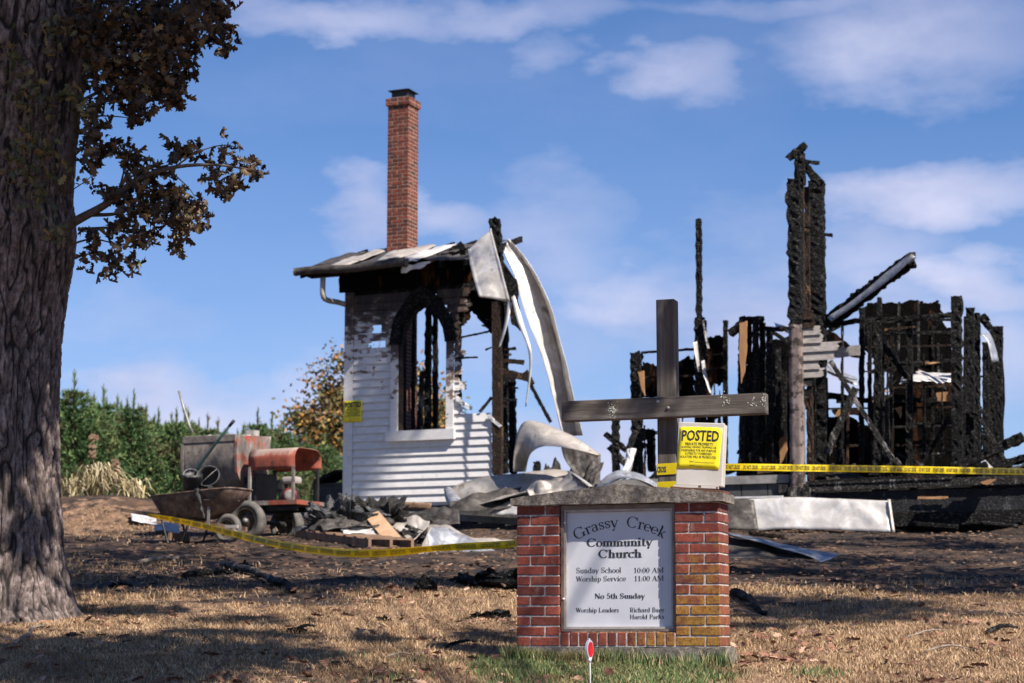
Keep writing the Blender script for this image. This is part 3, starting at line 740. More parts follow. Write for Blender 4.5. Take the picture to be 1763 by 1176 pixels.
part('lid', *kbox(0, lx, 0, .0215, 0.004, lz, .006), M['box_beige'], boxo)
part('hinge_strip', *kbox(-.012, lx*.93, -.012, .03, -.012, .003, .002), M['box_beige'], boxo)
part('rust_mark', *kbox(lx*.50, lx*.56, -.0125, -.0118, -.008, .006, .0003), M['rust'], boxo)
part('rust_mark', *kbox(lx*.88, lx*.93, -.0125, -.0118, -.009, .0, .0003), M['rust'], boxo)
def nmap(u, v, l):
    x = .010+u*(lx*.935-.006)+.004*v; z = lz*.265+v*(lz*.655)+.004*sin(u*3)
    return KW(x-.010*(1-v), -.0025-.0012*(l if l > 0 else 0)+(.0014 if l < 0 else 0)-.0015*sin(u*9+v*4)**2, z)
nt = curled_sheet(nmap, boxo, M['yellow'], 'notice'); notice_lines(nmap, nt)
# rusty plate under the box
q0 = SF.hit(1155, 839.5, .02); q1 = SF.hit(1247, 847, .02); ax = (q1-q0)
tp = TF(); tp.ex = ax.normalized(); tp.ey = SF.ey; tp.ez = tp.ex.cross(SF.ey).normalized()
c = (q0+q1)/2+SF.ey*.08
v, f = bevbox(tp, c, ax.length, .19, .016, 0, .002)
single('rusty_plate', v, f, M['rust'], 'flat rusty metal plate lying under the beige box on the cap', 'metal plate')

# ------------------------------------------------------------------ driveway marker in front
mk0 = P(1014.5, 1118, 11.55); mz = gzf(mk0.x, mk0.y)
mark = thing('driveway_marker', 'white plastic stake with red oval reflector in front of the sign', 'reflector marker', (mk0.x, mk0.y, mz-.1))
v, f = tubevf([(mk0.x+.006, mk0.y, mz-.12), (mk0.x+.003, mk0.y, mk0.z-.075), (mk0.x, mk0.y, mk0.z-.05)], [.0045,.0045,.006], 8); part('stake', v, f, M['white_plastic'], mark, True)
md = Vector((sin(radians(62)), -cos(radians(62)), 0)); ms = Vector((0,0,1)).cross(md).normalized()
def oval(c, rx, rz, y0, y1, n=28):
    v = []; f = []
    for yv, sc in ((y0,.9),(y0+.002,1),(y1-.002,1),(y1,.9)):
        for k in range(n): a = 2*pi*k/n; v.append(c+ms*(rx*sc*cos(a))+Vector((0,0,1))*(rz*sc*sin(a))+md*yv)
    for r_ in range(3):
        for k in range(n): k2 = (k+1)%n; f.append((r_*n+k, r_*n+k2, (r_+1)*n+k2, (r_+1)*n+k))
    f.append(tuple(range(n-1,-1,-1))); f.append(tuple(3*n+k for k in range(n))); return v, f
v, f = oval(mk0, .042, .053, -.009, .009); part('rim', v, f, M['white_plastic'], mark)
v, f = oval(mk0+Vector((0,0,-.001)), .036, .045, .0075, .0115); part('reflector', v, f, M['red_plastic'], mark)
v, f = tubevf([mk0-Vector((0,0,.075)), mk0-Vector((0,0,.048))], [.007,.016], 10); part('neck', v, f, M['white_plastic'], mark, True)
v, f = tubevf([mk0+Vector((0,0,.05)), mk0+Vector((0,0,.062))], [.010,.005], 8); part('hang_tab', v, f, M['white_plastic'], mark, True)
# ------------------------------------------------------------------ brick chimney
Q = BF.hit
def QX(px, py=650, off=0): return BF.loc(Q(px, py, off)).x
def QZ(px, py, off=0): return BF.loc(Q(px, py, off)).z
MPP = 32.2/FPX                                   # metres per photograph pixel at the ruin
ck = BF.loc(Q(702.8, 300, .95)); CX1 = ck.x; CY0 = ck.y; D = .406
ground_c = BF.w(CX1-.2, CY0+.2, 0); zc0 = BF.loc(Vector((ground_c.x, ground_c.y, gzf(ground_c.x, ground_c.y)))).z
zc1 = BF.loc(Q(702.8, 166, .95)).z
chim = thing('brick_chimney', 'tall square red brick chimney with metal hood rising behind the broken roof', 'chimney', BF.w(CX1-D/2, CY0+D/2, zc0))
H = .0667; top_n = int(round((zc1-zc0)/H)); zc0 = zc1-top_n*H
def ring(x0, y0, d, k, z, halves):
    b = .1017
    if halves:
        R_ = [(0,d/2,0,b),(d/2,d,0,b),(0,d/2,d-b,d),(d/2,d,d-b,d)]+([(0,b,b,d-b),(d-b,d,b,d-b)] if d < .45 else [(0,b,b,d/2),(0,b,d/2,d-b),(d-b,d,b,d/2),(d-b,d,d/2,d-b)])
    else:
        R_ = [(0,b,0,d/2),(0,b,d/2,d),(d-b,d,0,d/2),(d-b,d,d/2,d)]+([(b,d-b,0,b),(b,d-b,d-b,d)] if d < .45 else [(b,d/2,0,b),(d/2,d-b,0,b),(b,d/2,d-b,d),(d/2,d-b,d-b,d)])
    for (xa,xb,ya,yb) in R_: brick(BF, chim, x0+xa, x0+xb, y0+ya, y0+yb, z, z+H, M['chimney_brick'], .011)
n_vis = 44
for k in range(top_n-n_vis, top_n-2): ring(CX1-D, CY0, D, k, zc0+k*H, k % 2 == 0)
for k in (top_n-2, top_n-1): ring(CX1-D-.03, CY0-.03, D+.06, k, zc0+k*H, k % 2 == 0)
# lower courses, hidden behind the wall: one joined part
mb = MB()
for k in range(0, top_n-n_vis):
    for (xa,xb,ya,yb) in ((0,.2,0,.1),(.206,.406,0,.1),(0,.1,.106,.406),(.306,.406,.106,.406),(.106,.3,.306,.406)):
        mb.add(*BF.box(CX1-D+xa+.004, CX1-D+xb-.004, CY0+ya+.004, CY0+yb-.004, zc0+k*H+.005, zc0+(k+1)*H-.005))
part('lower_bricks', mb.v, mb.f, M['chimney_brick'], chim, kind='stuff')
mb = MB(); mb.add(*BF.box(CX1-D+.009, CX1-.009, CY0+.009, CY0+D-.009, zc0-.3, zc1-2*H)); mb.add(*BF.box(CX1-D-.021, CX1+.021, CY0-.021, CY0+D+.021, zc1-2*H+.002, zc1-.006))
part('mortar_core', mb.v, mb.f, M['mortar_tan'], chim)
cc = (CX1-D/2, CY0+D/2)
part('flue', *BF.box(cc[0]-.15, cc[0]+.15, cc[1]-.15, cc[1]+.15, zc1-.01, zc1+.145), M['black_iron'], chim)
part('flashing', *BF.box(cc[0]-.17, cc[0]+.17, cc[1]-.17, cc[1]+.17, zc1-.004, zc1+.022), M['bare_steel'], chim)
hv = [BF.w(cc[0]+a*.20, cc[1]+b*.20, zc1+.135) for a, b in ((-1,-1),(1,-1),(1,1),(-1,1))]+[BF.w(cc[0]+a*.20, cc[1]+b*.20, zc1+.145) for a, b in ((-1,-1),(1,-1),(1,1),(-1,1))]+[BF.w(cc[0]+a*.08, cc[1]+b*.08, zc1+.185) for a, b in ((-1,-1),(1,-1),(1,1),(-1,1))]
hf = [(3,2,1,0)]+[(a, (a+1)%4, 4+(a+1)%4, 4+a) for a in range(4)]+[(4+a, 4+(a+1)%4, 8+(a+1)%4, 8+a) for a in range(4)]+[(8,9,10,11)]
part('hood', hv, hf, M['black_iron'], chim)

# ------------------------------------------------------------------ burnt chapel wing
def siding_mat(name='scorched_white_siding', up=0):
    m = NT(name); p = m.pos(); s = m.n('ShaderNodeSeparateXYZ'); m.L(p, s.inputs[0])
    white = m.ramp(m.noise(m.mapv(p,(1,1,3)), 8, 5, .6), [(.3,(.58,.555,.54)),(.7,(.70,.675,.655))])
    n = m.noise(m.mapv(p,(1,1,1.8)), 5, 7, .66)
    soot = m.math('ADD', m.math('MULTIPLY', m.math('SUBTRACT', s.outputs[2], 4.74-up), 1.0), m.math('MULTIPLY', m.math('SUBTRACT', n, .5), 1.6))
    peel = m.math('ADD', m.math('MULTIPLY', m.math('SUBTRACT', s.outputs[2], 4.45-up), .17), n)
    c = m.mix(m.ramp(peel, [(.55, 0.0), (.575, 1.0)]), white, m.ramp(m.noise(p, 20, 4, .6), [(.3,(.13,.085,.06)),(.7,(.26,.19,.145))]))
    n3 = m.noise(m.mapv(p,(2,2,.6)), 4, 6, .7)
    c = m.mix(m.ramp(n3, [(.60,0.0),(.74,.45)]), c, (.22,.18,.16))
    c = m.mix(m.ramp(soot, [(-.0, 0.0), (.40, .70), (.70, 1.0)]), c, m.ramp(n3, [(.36,(.008,.006,.005)),(.55,(.04,.022,.013)),(.75,(.13,.085,.055))]))
    m.col(c).rough(.62); m.bump(n, .004, .6); m.bump(m.noise(m.mapv(p,(.5,.5,6)), 12, 4, .6), .002, .6); return m.m
M['siding'] = siding_mat(); M['jamb'] = siding_mat('scorched_window_trim', .5)
chapel = thing('burnt_chapel_wing', 'burnt white clapboard chapel wing with an empty pointed arch window', 'ruin', BF.w(1.3, 1.0, -.3))
wall = part('corner_board', *BF.box(0, QX(609), -.03, .12, -.02, 3.60), M['siding'], chapel)
part('side_corner_board', *BF.box(-.012, .0, -.03, .14, -.02, 3.60), M['siding'], chapel)
XA, XW0, XW1, XP = QX(610), QX(675), QX(783), QX(848)
EXPO = .127; Z0 = .03
def clap(x0, x1, z, rl=0, rr=0, mat=None, lift=0, par=None):
    def jag(x, r, sgn):
        out = []; n = 7 if r else 1
        for i in range(n+1):
            t = i/n; out.append((x+sgn*(random.uniform(0, r) if r and 0 <= i <= n else 0), t))
        return out
    R_ = jag(x1, rr, 1); L_ = list(reversed(jag(x0, rl, -1))); o = [(x, t) for x, t in R_]+[(x, t) for x, t in L_]
    h = EXPO+.012; v = []
    for back in (0, 1):
        for (x, t) in o: v.append(BF.w(x, -.036+.029*t+back*.012, z+t*h))
    n = len(o); f = [tuple(range(n)), tuple(reversed(range(n, 2*n)))]+[(i, i+n, (i+1)%n+n, (i+1)%n) for i in range(n)]
    f = [tuple(reversed(q)) for q in f]
    return part('clapboard', v, f, mat or M['siding'], par or chapel)
def arch_half(t):   # outer half width of the pointed arch trim at height above springline
    return t
xc = (XW0+XW1)/2; spr = QZ(730, 585); apexo = QZ(733, 487); Wo = (XW1-XW0)/2
def arch_pts(W, Hh, n=14):
    """pointed arch from right springing over the apex to the left springing"""
    r = (W*W+Hh*Hh)/(2*W); cxr = W-r; a1 = math.asin(min(1, Hh/r)); out = []
    for i in range(n+1): a = a1*i/n; out.append((cxr+r*cos(a), r*sin(a)))
    return out+[(-x, y) for x, y in reversed(out[:-1])]
def arch_w(z):
    if z <= spr: return Wo
    P_ = arch_pts(Wo, apexo-spr, 14)[:15]; h = z-spr
    for (x0, y0), (x1, y1) in zip(P_, P_[1:]):
        if y0 <= h <= y1: return x0+(x1-x0)*(h-y0)/(y1-y0+1e-9)
    return 0
for k in range(28):
    z = Z0+EXPO*k
    if z+EXPO > 3.58: break
    if k < 7: clap(XA+random.uniform(0,.002), XP, z)
    elif k == 7: clap(XA, XP-.02, z, 0, .03)
    else:
        xr = xc-arch_w(z+.06)+ (0 if z < spr else .03)
        if k == 22: clap(XA, QX(640), z, 0, .05); clap(QX(658), xr, z, .03, 0)
        elif k == 20: clap(XA, QX(632), z, 0, .10); clap(QX(665), xr, z, .02, 0)
        elif k == 21: clap(XA, xr, z-.012, 0, 0)
        else: clap(XA, xr, z)
        xr2 = xc+arch_w(z+.06)- (0 if z < spr else .03)
        if k == 8: clap(XW1+.001, XP-.03, z, 0, .06)
        elif k == 9: clap(XW1+.001, QX(846), z, 0, .05)
        elif k == 10: clap(XW1+.001, QX(842), z-.015, 0, .05, M['siding'])
        elif z < 3.0: clap(xr2+.001, XW1+random.choice((.03,.05,.09,.06,.11,.16)), z, 0, .08, M['jamb'])
        elif z < 3.3: clap(xr2, XW1+random.uniform(.14,.34), z, 0, .12)
        else: clap(xr2, QX(805), z, 0, .10)
# soot-black frieze board and studs
part('skirt_board', *BF.box(XA, XP, -.012, .01, -.021, .034), M['siding'], chapel)
v, f = timber('x', None, BF.w(.05, .06, 3.50), BF.w(XP-.1, .06, 3.50), .16, .05, None, .15); part('top_plate', v, f, M['char'], chapel)
v, f = timber('x', None, BF.w(-.1, -.045, 3.70), BF.w(QX(806), -.045, 3.71), .34, .03, None, .1); part('frieze_board', v, f, M['char_panel'], chapel)
# window
def ringpart(name, Wi, Wo_, Hi, Ho, zs, y0, y1, mat, smooth=False, jag=0):
    A = arch_pts(Wo_, Ho, 14); B = arch_pts(Wi, Hi, 14); v = []; f = []; n = len(A)
    for yv in (y0, y1):
        for (x, h) in A: v.append(BF.w(xc+x+random.uniform(-jag,jag), yv, zs+h+random.uniform(-jag,jag)))
        for (x, h) in B: v.append(BF.w(xc+x+random.uniform(-jag,jag), yv, zs+h+random.uniform(-jag,jag)))
    for i in range(n-1):
        f.append((i, n+i, n+i+1, i+1)); f.append((2*n+i, 2*n+i+1, 3*n+i+1, 3*n+i)); f.append((i, i+1, 2*n+i+1, 2*n+i)); f.append((n+i, 3*n+i, 3*n+i+1, n+i+1))
    f.append((0, 2*n, 3*n, n)); f.append((n-1, 2*n-1, 4*n-1, 3*n-1))
    return part(name, v, f, mat, chapel, smooth)
Wi = (QX(770)-QX(687))/2
win_z = QZ(730, 741)
ringpart('arch_trim', Wi, Wo+.02, QZ(733, 512)-spr, apexo-spr+.02, spr-.06, -.075, -.03, M['char'], False, .008)
ringpart('arch_reveal', Wi-.05, Wi+.02, QZ(733, 520)-spr, QZ(733, 505)-spr, spr-.06, -.03, .11, M['char'], False, .01)
part('window_jamb', *BF.box(xc-Wo, xc-Wi, -.06, -.027, win_z, spr-.05), M['jamb'], chapel)
part('window_jamb', *BF.box(xc+Wi, xc+Wo, -.06, -.027, win_z, spr-.05), M['jamb'], chapel)
part('window_reveal', *BF.box(xc-Wi-.012, xc-Wi+.02, -.027, .12, win_z, spr), M['char_brown'], chapel)
part('window_reveal', *BF.box(xc+Wi-.015, xc+Wi+.012, -.027, .12, win_z, spr), M['jamb'], chapel)
part('window_sill', *BF.box(xc-Wo-.07, xc+Wo+.03, -.10, .13, win_z-.165, win_z), M['siding'], chapel)
def T(par, x0, y0, x1, y1, wpx, off=0, mat='char', dep=None, rag=.22, off1=None, label=None, taper=1.0, step=.06):
    w = wpx*MPP*(1+off/32); d = dep or min(max(w*.9, .035), .16)
    return timber('timber' if par is not chapel else 'stud', par, Q(x0, y0, off), Q(x1, y1, off if off1 is None else off1), w, d, M[mat], rag, label=label, taper=taper, step=step)
for a in ((697,520,695,742,6,.35,'char'),(713,512,711,742,6,.5,'char'),(738,520,736,742,10,.6,'char'),(749,530,750,742,8,.8,'char'),
          (727,640,722,742,8,.7,'char_grey'),(613,500,613,868,6,.09,'char'),(640,500,640,560,5,.12,'char'),(668,500,670,752,6,.10,'char'),
          (790,520,790,718,8,.07,'char'),(797,490,795,560,9,.07,'char'),(806,490,806,530,10,.12,'char'),
          (870,560,870,815,9,.35,'char'),(880,640,884,815,12,.8,'char'),(760,512,762,560,5,.3,'char_brown')): T(chapel, *a)
T(chapel, 856, 520, 857, 818, 16, -.01, 'scorch_post' if 'scorch_post' in M else 'char_brown', .10, .05, label='scorched brown corner post, pale at its foot')
T(chapel, 852, 376, 861, 522, 18, .02, 'char', .12, .3, label='charred post end standing above the roof')
T(chapel, 865, 500, 867, 570, 10, .1, 'char', .1, .3)
for (x0,y0,x1,y1,w,off,mt) in ((783,583,846,570,3,.2,'char'),(783,685,812,704,6,-.05,'siding'),(826,709,847,684,5,-.02,'char_brown'),(783,617,822,615,3,-.03,'char_brown'),
          (862,603,888,600,5,.1,'char'),(862,620,902,624,8,.15,'char_brown'),(864,640,912,652,12,.1,'char_brown'),(862,612,880,610,4,.05,'char_grey'),(866,652,886,655,8,.05,'char'),
          (905,640,916,662,10,.1,'char_brown'),(912,660,948,727,6,.1,'char'),(868,665,892,668,3,.1,'char'),(866,690,890,688,3,.1,'char'),(840,715,862,735,5,-.06,'siding'),
          (846,565,830,560,3,0,'char'),(846,598,836,602,3,0,'char'),(846,552,838,550,3,0,'char')):
    T(chapel, x0,y0,x1,y1,w,off,mt,.03,.25, step=.03)
# burnt remains of the ceiling hanging right of the window
def plate(name, par, pts, off, mat, th=.03, jag=.03, offs=None, label=None, sub=5):
    """ragged panel: outline given by photograph points lying in a real plane parallel to the facade"""
    out = []
    n = len(pts)
    for i in range(n):
        (xa, ya), (xb, yb) = pts[i], pts[(i+1) % n]
        o0 = offs[i] if offs else off; o1 = offs[(i+1) % n] if offs else off
        for s in range(sub):
            t = s/sub; p = Q(xa+(xb-xa)*t, ya+(yb-ya)*t, o0+(o1-o0)*t)
            out.append(p+BF.ex*random.uniform(-jag, jag)*(s > 0)+BF.ez*random.uniform(-jag, jag)*(s > 0))
    m_ = len(out); v = out+[p+BF.ey*th for p in out]
    f = [tuple(range(m_)), tuple(reversed(range(m_, 2*m_)))]+[(i, i+m_, (i+1)%m_+m_, (i+1)%m_) for i in range(m_)]
    return part(name, v, f, M[mat] if isinstance(mat, str) else mat, par, label=label)
plate('ceiling_remnant', chapel, [(783,470),(862,470),(864,520),(846,575),(836,562),(815,540),(808,528),(806,550),(797,556),(790,525),(783,520)], .15, 'char_panel', .06, .02)
plate('ceiling_remnant', chapel, [(866,470),(888,480),(893,540),(896,570),(884,560),(878,545),(868,530)], -.1, 'char', .04, .02)
# the rest of the shell: far side and back, mostly burnt through
part('side_wall', *BF.box(.0, .05, .15, 1.9, -.02, 2.0), M['char_panel'], chapel)
for (x, z1) in ((.3,2.4),(1.0,1.5),(2.6,.8)): v, f = timber('x', None, BF.w(x, 1.95, -.3), BF.w(x, 1.95, z1), .1, .1, None, .25); part('stud', v, f, M['char'], chapel)
v, f = timber('x', None, BF.w(0, 1.95, .02), BF.w(2.8, 1.95, .02), .2, .1, None, .2); part('sill_beam', v, f, M['char'], chapel)

# roof: seamed metal sheets on charred rafters
ZE = BF.loc(Q(600, 462, -.5)).z; pit = tan(radians(19))
def RW(x, y, up=0): return BF.w(x, y, ZE+(y+.5)*pit+up)
def loft(name, par, A, B, mat, nu=24, nv=12, crum=.02, ribs=(), th=.006, fold=0, smooth=True, label=None, seed=0, tl=None):
    """sheet lofted between two edge polylines; par None makes it a thing of its own"""
    A = catmull(A, nu+1); B = catmull(B, nu+1); v = []; f = []
    for i in range(nu+1):
        for j in range(nv+1):
            t = j/nv; p = A[i].lerp(B[i], t)
            nrm = (B[i]-A[i]).cross(A[min(i+1,nu)]-A[max(i-1,0)]); nrm = nrm.normalized() if nrm.length > 1e-6 else BF.ey
            dd = crum*(mn.noise(p*2.2+Vector((seed,0,0)))*1.2+1.3*abs(mn.noise(p*3.6+Vector((seed,3,0))))-.4+.25*mn.noise(p*11))*(.35+.65*sin(pi*t)) + fold*sin(pi*t)
            for r_ in ribs: dd += -.022*max(0, 1-abs(t-r_)*nv)
            v.append(p+nrm*dd)
    w_ = nv+1
    for i in range(nu):
        for j in range(nv): f.append((i*w_+j, i*w_+j+1, (i+1)*w_+j+1, (i+1)*w_+j))
    if par is not None: o = part(name, v, f, M[mat], par, smooth, label)
    else: o = single(name, v, f, M[mat], label, tl or 'sheet metal', smooth)
    sm = o.modifiers.new('thickness', 'SOLIDIFY'); sm.thickness = th; sm.offset = 0
    return o
X0r, X1r = QX(513,467,-.5), QX(803,452,-.5); npn = 7; sp = (X1r-X0r)/npn
mats_r = ['sheet_dark','sheet_grey','sheet_dark','sheet_grey','sheet_white','sheet_dark','sheet_dark']
for i in range(npn):
    a = X0r+i*sp+.004; b = X0r+(i+1)*sp-.004; u = random.uniform(.0,.05); uu_ = random.uniform(-.02,.04)+ (.06 if i == 3 else 0)
    loft('roof_sheet', chapel, [RW(a, -.5, .03+u), RW(a, .3, .04+uu_), RW(a, 1.15, .03)], [RW(b, -.5, .03+uu_), RW(b, .3, .04+u), RW(b, 1.15, .03+.03)], mats_r[i], 10, 6, .04, (0, 1), .008, seed=i)
for i in range(8):
    x = X0r+.04+i*(X1r-X0r-.1)/7; v, f = timber('x', None, RW(x, -.46, -.06), RW(x, 1.9, -.06), .05, .10, None, .12, face=BF.ez); part('rafter', v, f, M['char'], chapel)
part('soffit', [RW(X0r, -.49, -.02), RW(X0r+2.2, -.49, -.02), BF.w(X0r+2.2, -.03, ZE-.03), BF.w(X0r, -.03, ZE-.03), RW(X0r, -.49, .01), RW(X0r+2.2, -.49, .01), BF.w(X0r+2.2, -.03, ZE+.12), BF.w(X0r, -.03, ZE+.12)],
     [(0,1,2,3),(7,6,5,4),(0,4,5,1),(2,6,7,3),(0,3,7,4),(1,5,6,2)], M['char_panel'], chapel)
# back slope of the roof, so that it is whole from the side
loft('roof_sheet', chapel, [RW(X0r, 1.15, .03), BF.w(X0r, 2.3, ZE+.25)], [RW(X1r-.3, 1.15, .03), BF.w(X1r-.3, 2.3, ZE+.1)], 'sheet_dark', 6, 12, .05)
# gutter with torn end
gx0, gx1 = X0r-.01, QX(700, 455, -.58); mbv = []; mbf = []; n = 30; prof = [(-.06,.055),(-.068,.0),(-.06,-.045),(-.03,-.062),(.02,-.062),(.05,-.05),(.055,.055),(.050,.055),(.045,-.045),(.018,-.056),(-.028,-.056),(-.054,-.041),(-.062,.0),(-.055,.05)]
for i in range(n+1):
    t = i/n; x = gx0+(gx1-gx0)*t; sg = .02*sin(t*9)+.03*t**8
    sc_ = 1 if t < .94 else 1+.35*(t-.94)/.06
    for (a, b) in prof: mbv.append(BF.w(x, -.58+a*sc_, ZE-.01+b*sc_+sg*.6+.004*mn.noise(Vector((x*4, a*30, b*30)))))
m_ = len(prof)
for i in range(n):
    for k in range(m_): k2 = (k+1) % m_; mbf.append((i*m_+k, i*m_+k2, (i+1)*m_+k2, (i+1)*m_+k))
mbf.append(tuple(range(m_)));
part('gutter', mbv, mbf, M['sheet_dark'], chapel, True)
v, f = tubevf(catmull([Q(556,478,-.5), Q(556,508,-.5), Q(564,517,-.4), Q(580,520,-.15), Q(594,524,-.02)], 14), .045, 10); part('downspout_elbow', v, f, M['sheet_grey'], chapel, True)
# torn black ridge pieces
for pts, off, mt in (([(757,440),(793,415),(806,432),(800,446),(770,447)], .25, 'char'), ([(700,448),(745,440),(760,436),(800,430),(806,452),(780,462),(700,462)], -.1, 'char_panel'),
                     ([(735,447),(790,437),(792,441),(740,452)], -.2, 'sheet_grey'), ([(692,458),(742,450),(730,459),(690,470)], -.5, 'sheet_white'), ([(770,440),(806,432),(845,470),(850,520),(806,500),(780,480)], .05, 'char_panel')):
    plate('ridge_remnant', chapel, pts, off, mt, .02, .02)

# sheets torn from the roof (each one a thing)
def SH(name, A, B, mat, label, nu=26, nv=14, **k):
    if nv >= 8 and 'ribs' not in k: k['ribs'] = (.0, .36, .72)
    a = [Q(x, y, o) for (x, y, o) in A]; b = [Q(x, y, o) for (x, y, o) in B]
    return loft(name, None, a, b, mat, nu, nv, label=label, **k)
SH('roof_panel', [(806,430,-.30),(812,462,-.42),(825,512,-.50)], [(846,394,-.15),(858,440,-.40),(878,520,-.35)], 'sheet_white', 'pale bent sheet metal panel hanging from the roof corner beside the charred post', crum=.03, ribs=(0,1))
SH('curled_roof_panel', [(868,436,.1),(885,478,.1),(905,545,.1),(932,615,.15),(952,690,.2),(968,750,.2)], [(874,412,.2),(909,455,.5),(939,520,.6),(961,600,.6),(973,665,.6),(992,750,.6)], 'sheet_white',
   'long white strip of roof metal curling down from the post to the debris', nu=44, crum=.035, fold=.05)
SH('curled_roof_panel', [(874,413,.21),(909,456,.51),(940,521,.61),(962,601,.61),(974,666,.61),(993,750,.61)], [(876,410,.2),(910,452,.35),(944,515,.3),(966,590,.25),(984,665,.2),(1003,750,.2)], 'sheet_white',
   'shaded back fold along the right edge of the long curling strip', nu=44, crum=.03)
SH('torn_metal_strip', [(874,520,-.35),(868,560,-.4),(858,598,-.4)], [(882,520,-.34),(873,562,-.42),(861,598,-.4)], 'sheet_white', 'short thin torn strip dangling left of the charred post', nv=2, crum=.01)
SH('torn_metal_strip', [(880,512,-.36),(893,560,-.5),(908,598,-.6),(911,640,-.6),(904,700,-.6)], [(886,508,-.34),(901,555,-.45),(914,600,-.6),(915,640,-.6),(906,700,-.6)], 'sheet_white', 'long thin torn strip dangling down across the burnt brace', nv=2, nu=30, crum=.015)
SH('bent_roof_panel', [(886,812,-1.4),(889,748,-1.3),(905,724,-1.2),(937,727,-1.2),(987,749,-1.2),(1034,779,-1.2)], [(906,812,-.9),(913,782,-1.45),(936,769,-1.7),(966,770,-1.75),(1002,776,-1.7),(1032,784,-1.6)], 'sheet_grey',
   'pale grey roof panel bent into an arch on the debris heap', nu=40, nv=8, crum=.03, fold=-.05)
SH('sooty_panel', [(964,756,-.8),(972,790,-.8),(990,818,-.9)], [(1034,782,-.6),(1034,806,-.7),(1033,838,-.8)], 'sheet_dark', 'dark brown panel standing below the end of the arched sheet', crum=.03)
SH('crumpled_roof_panel', [(764,843,-1.2),(800,828,-1.1),(862,815,-1.0),(940,807,-.9),(990,812,-.8)], [(790,880,-1.8),(826,868,-1.9),(886,852,-1.9),(930,842,-1.7),(980,836,-1.4)], 'sheet_grey', 'long rolled grey roof panel lying in front of the clapboard wall', nu=40, nv=9, crum=.06, fold=-.12, ribs=(0,))
SH('rolled_panel_end', [(764,843,-1.2),(770,866,-1.5),(790,881,-1.8)], [(775,838,-1.05),(790,856,-1.4),(806,874,-1.7)], 'sheet_blue', 'curled end flap of the rolled roof panel, stained dark', nu=10, nv=4, crum=.03, fold=-.03)
SH('flat_roof_panel', [(838,884,-1.9),(880,858,-1.7),(940,840,-1.5),(965,832,-1.4)], [(905,887,-2.1),(930,868,-2.0),(965,858,-1.9),(1000,850,-1.8)], 'sheet_white', 'pale flat roof panel sliding out under the rolled one', nu=20, crum=.04)
SH('folded_panel', [(946,850,-1.9),(962,830,-1.8),(980,811,-1.7)], [(975,858,-1.9),(992,845,-1.9),(1012,838,-1.8)], 'sheet_grey', 'small folded sheet standing like a tent behind the sign', nu=12, crum=.03)
SH('folded_panel', [(980,811,-1.7),(994,822,-1.8),(1014,838,-1.9)], [(984,811,-1.4),(1000,822,-1.4),(1022,838,-1.4)], 'sheet_white', 'bright edge of the folded sheet facing right behind the sign', nu=12, nv=3, crum=.01)
SH('curved_panel', [(1018,848,-1.8),(1034,824,-1.7),(1060,809,-1.6),(1100,812,-1.5),(1135,830,-1.5)], [(1030,850,-2.2),(1046,836,-2.2),(1066,824,-2.2),(1100,826,-2.1),(1135,842,-2.0)], 'sheet_blue', 'bluish curved panel arching behind the top of the sign cap', nu=26, crum=.03, fold=-.04)
SH('twisted_panel', [(1094,772,-1.2),(1090,795,-1.3),(1082,822,-1.4)], [(1078,778,-1.0),(1076,800,-1.5),(1068,815,-1.6)], 'sheet_white', 'small twisted sheet standing between two charred posts left of the cross', nu=12, crum=.04, fold=.06)

# ------------------------------------------------------------------ burnt church (main body)
zb = gzf(Q(1400, 900, .3).x, Q(1400, 900, .3).y)
church = thing('burnt_church', 'collapsed church reduced to charred posts, studs and black wall panels', 'ruin', (Q(1400,900,2).x, Q(1400,900,2).y, zb))
CT = lambda *a, **k: T(church, *a, **k)
posts = [ # x0,y0,x1,y1,w px,off,mat
 # left bay
 (1096,608,1097,838,17,1.0,'char'),(1203,377,1204,560,9,.6,'char'),(1205,548,1206,760,16,.6,'char'),(1213,552,1212,700,6,.75,'char_brown'),(1249,552,1249,815,7,.9,'char'),(1060,715,1060,812,11,.2,'char'),
 (1120,740,1122,812,12,1.4,'char'),
 # middle cluster
 (1279,546,1279,815,13,.3,'char'),(1290,550,1291,815,9,.5,'char'),(1301,548,1302,815,11,.3,'char'),(1313,556,1313,815,10,.5,'char'),(1325,570,1326,815,12,.3,'char'),(1340,600,1340,815,9,1.2,'char'),(1350,640,1350,812,8,1.6,'char'),
 # tower corner
 (1389,322,1391,575,8,.38,'char_brown'),
 (1405,314,1411,825,25,1.1,'char'),(1396,570,1398,815,13,.4,'char'),
 # frame of the right part
 (1484,530,1483,818,9,.9,'char'),(1497,556,1498,818,7,1.2,'char'),(1512,556,1511,818,14,.8,'char'),(1520,600,1521,818,5,1.0,'char'),(1534,640,1534,815,5,1.4,'char'),(1548,556,1546,640,4,2.4,'char_grey'),
 (1566,552,1566,812,11,.9,'char'),(1581,520,1582,650,4,2.6,'char_grey'),(1548,520,1548,552,4,2.6,'char_grey'),(1615,590,1616,650,4,2.6,'char_grey'),(1514,512,1514,545,8,2.4,'char'),(1541,590,1543,640,9,2.0,'char'),
 (1647,511,1649,815,18,.3,'char'),(1670,531,1671,818,15,.6,'char'),(1682,540,1683,818,11,.9,'char'),(1662,545,1662,815,6,.8,'char'),(1697,590,1698,815,11,1.4,'char'),(1708,575,1709,815,10,1.8,'char'),(1721,562,1721,812,10,1.6,'char'),(1716,562,1715,640,10,2.0,'char'),
 (1450,665,1451,812,5,1.9,'char'),(1445,760,1446,812,9,1.2,'char'),(1460,700,1459,812,4,2.6,'char_brown'),(1527,680,1530,815,7,.9,'char_grey'),(1606,560,1606,812,5,3.0,'char')]
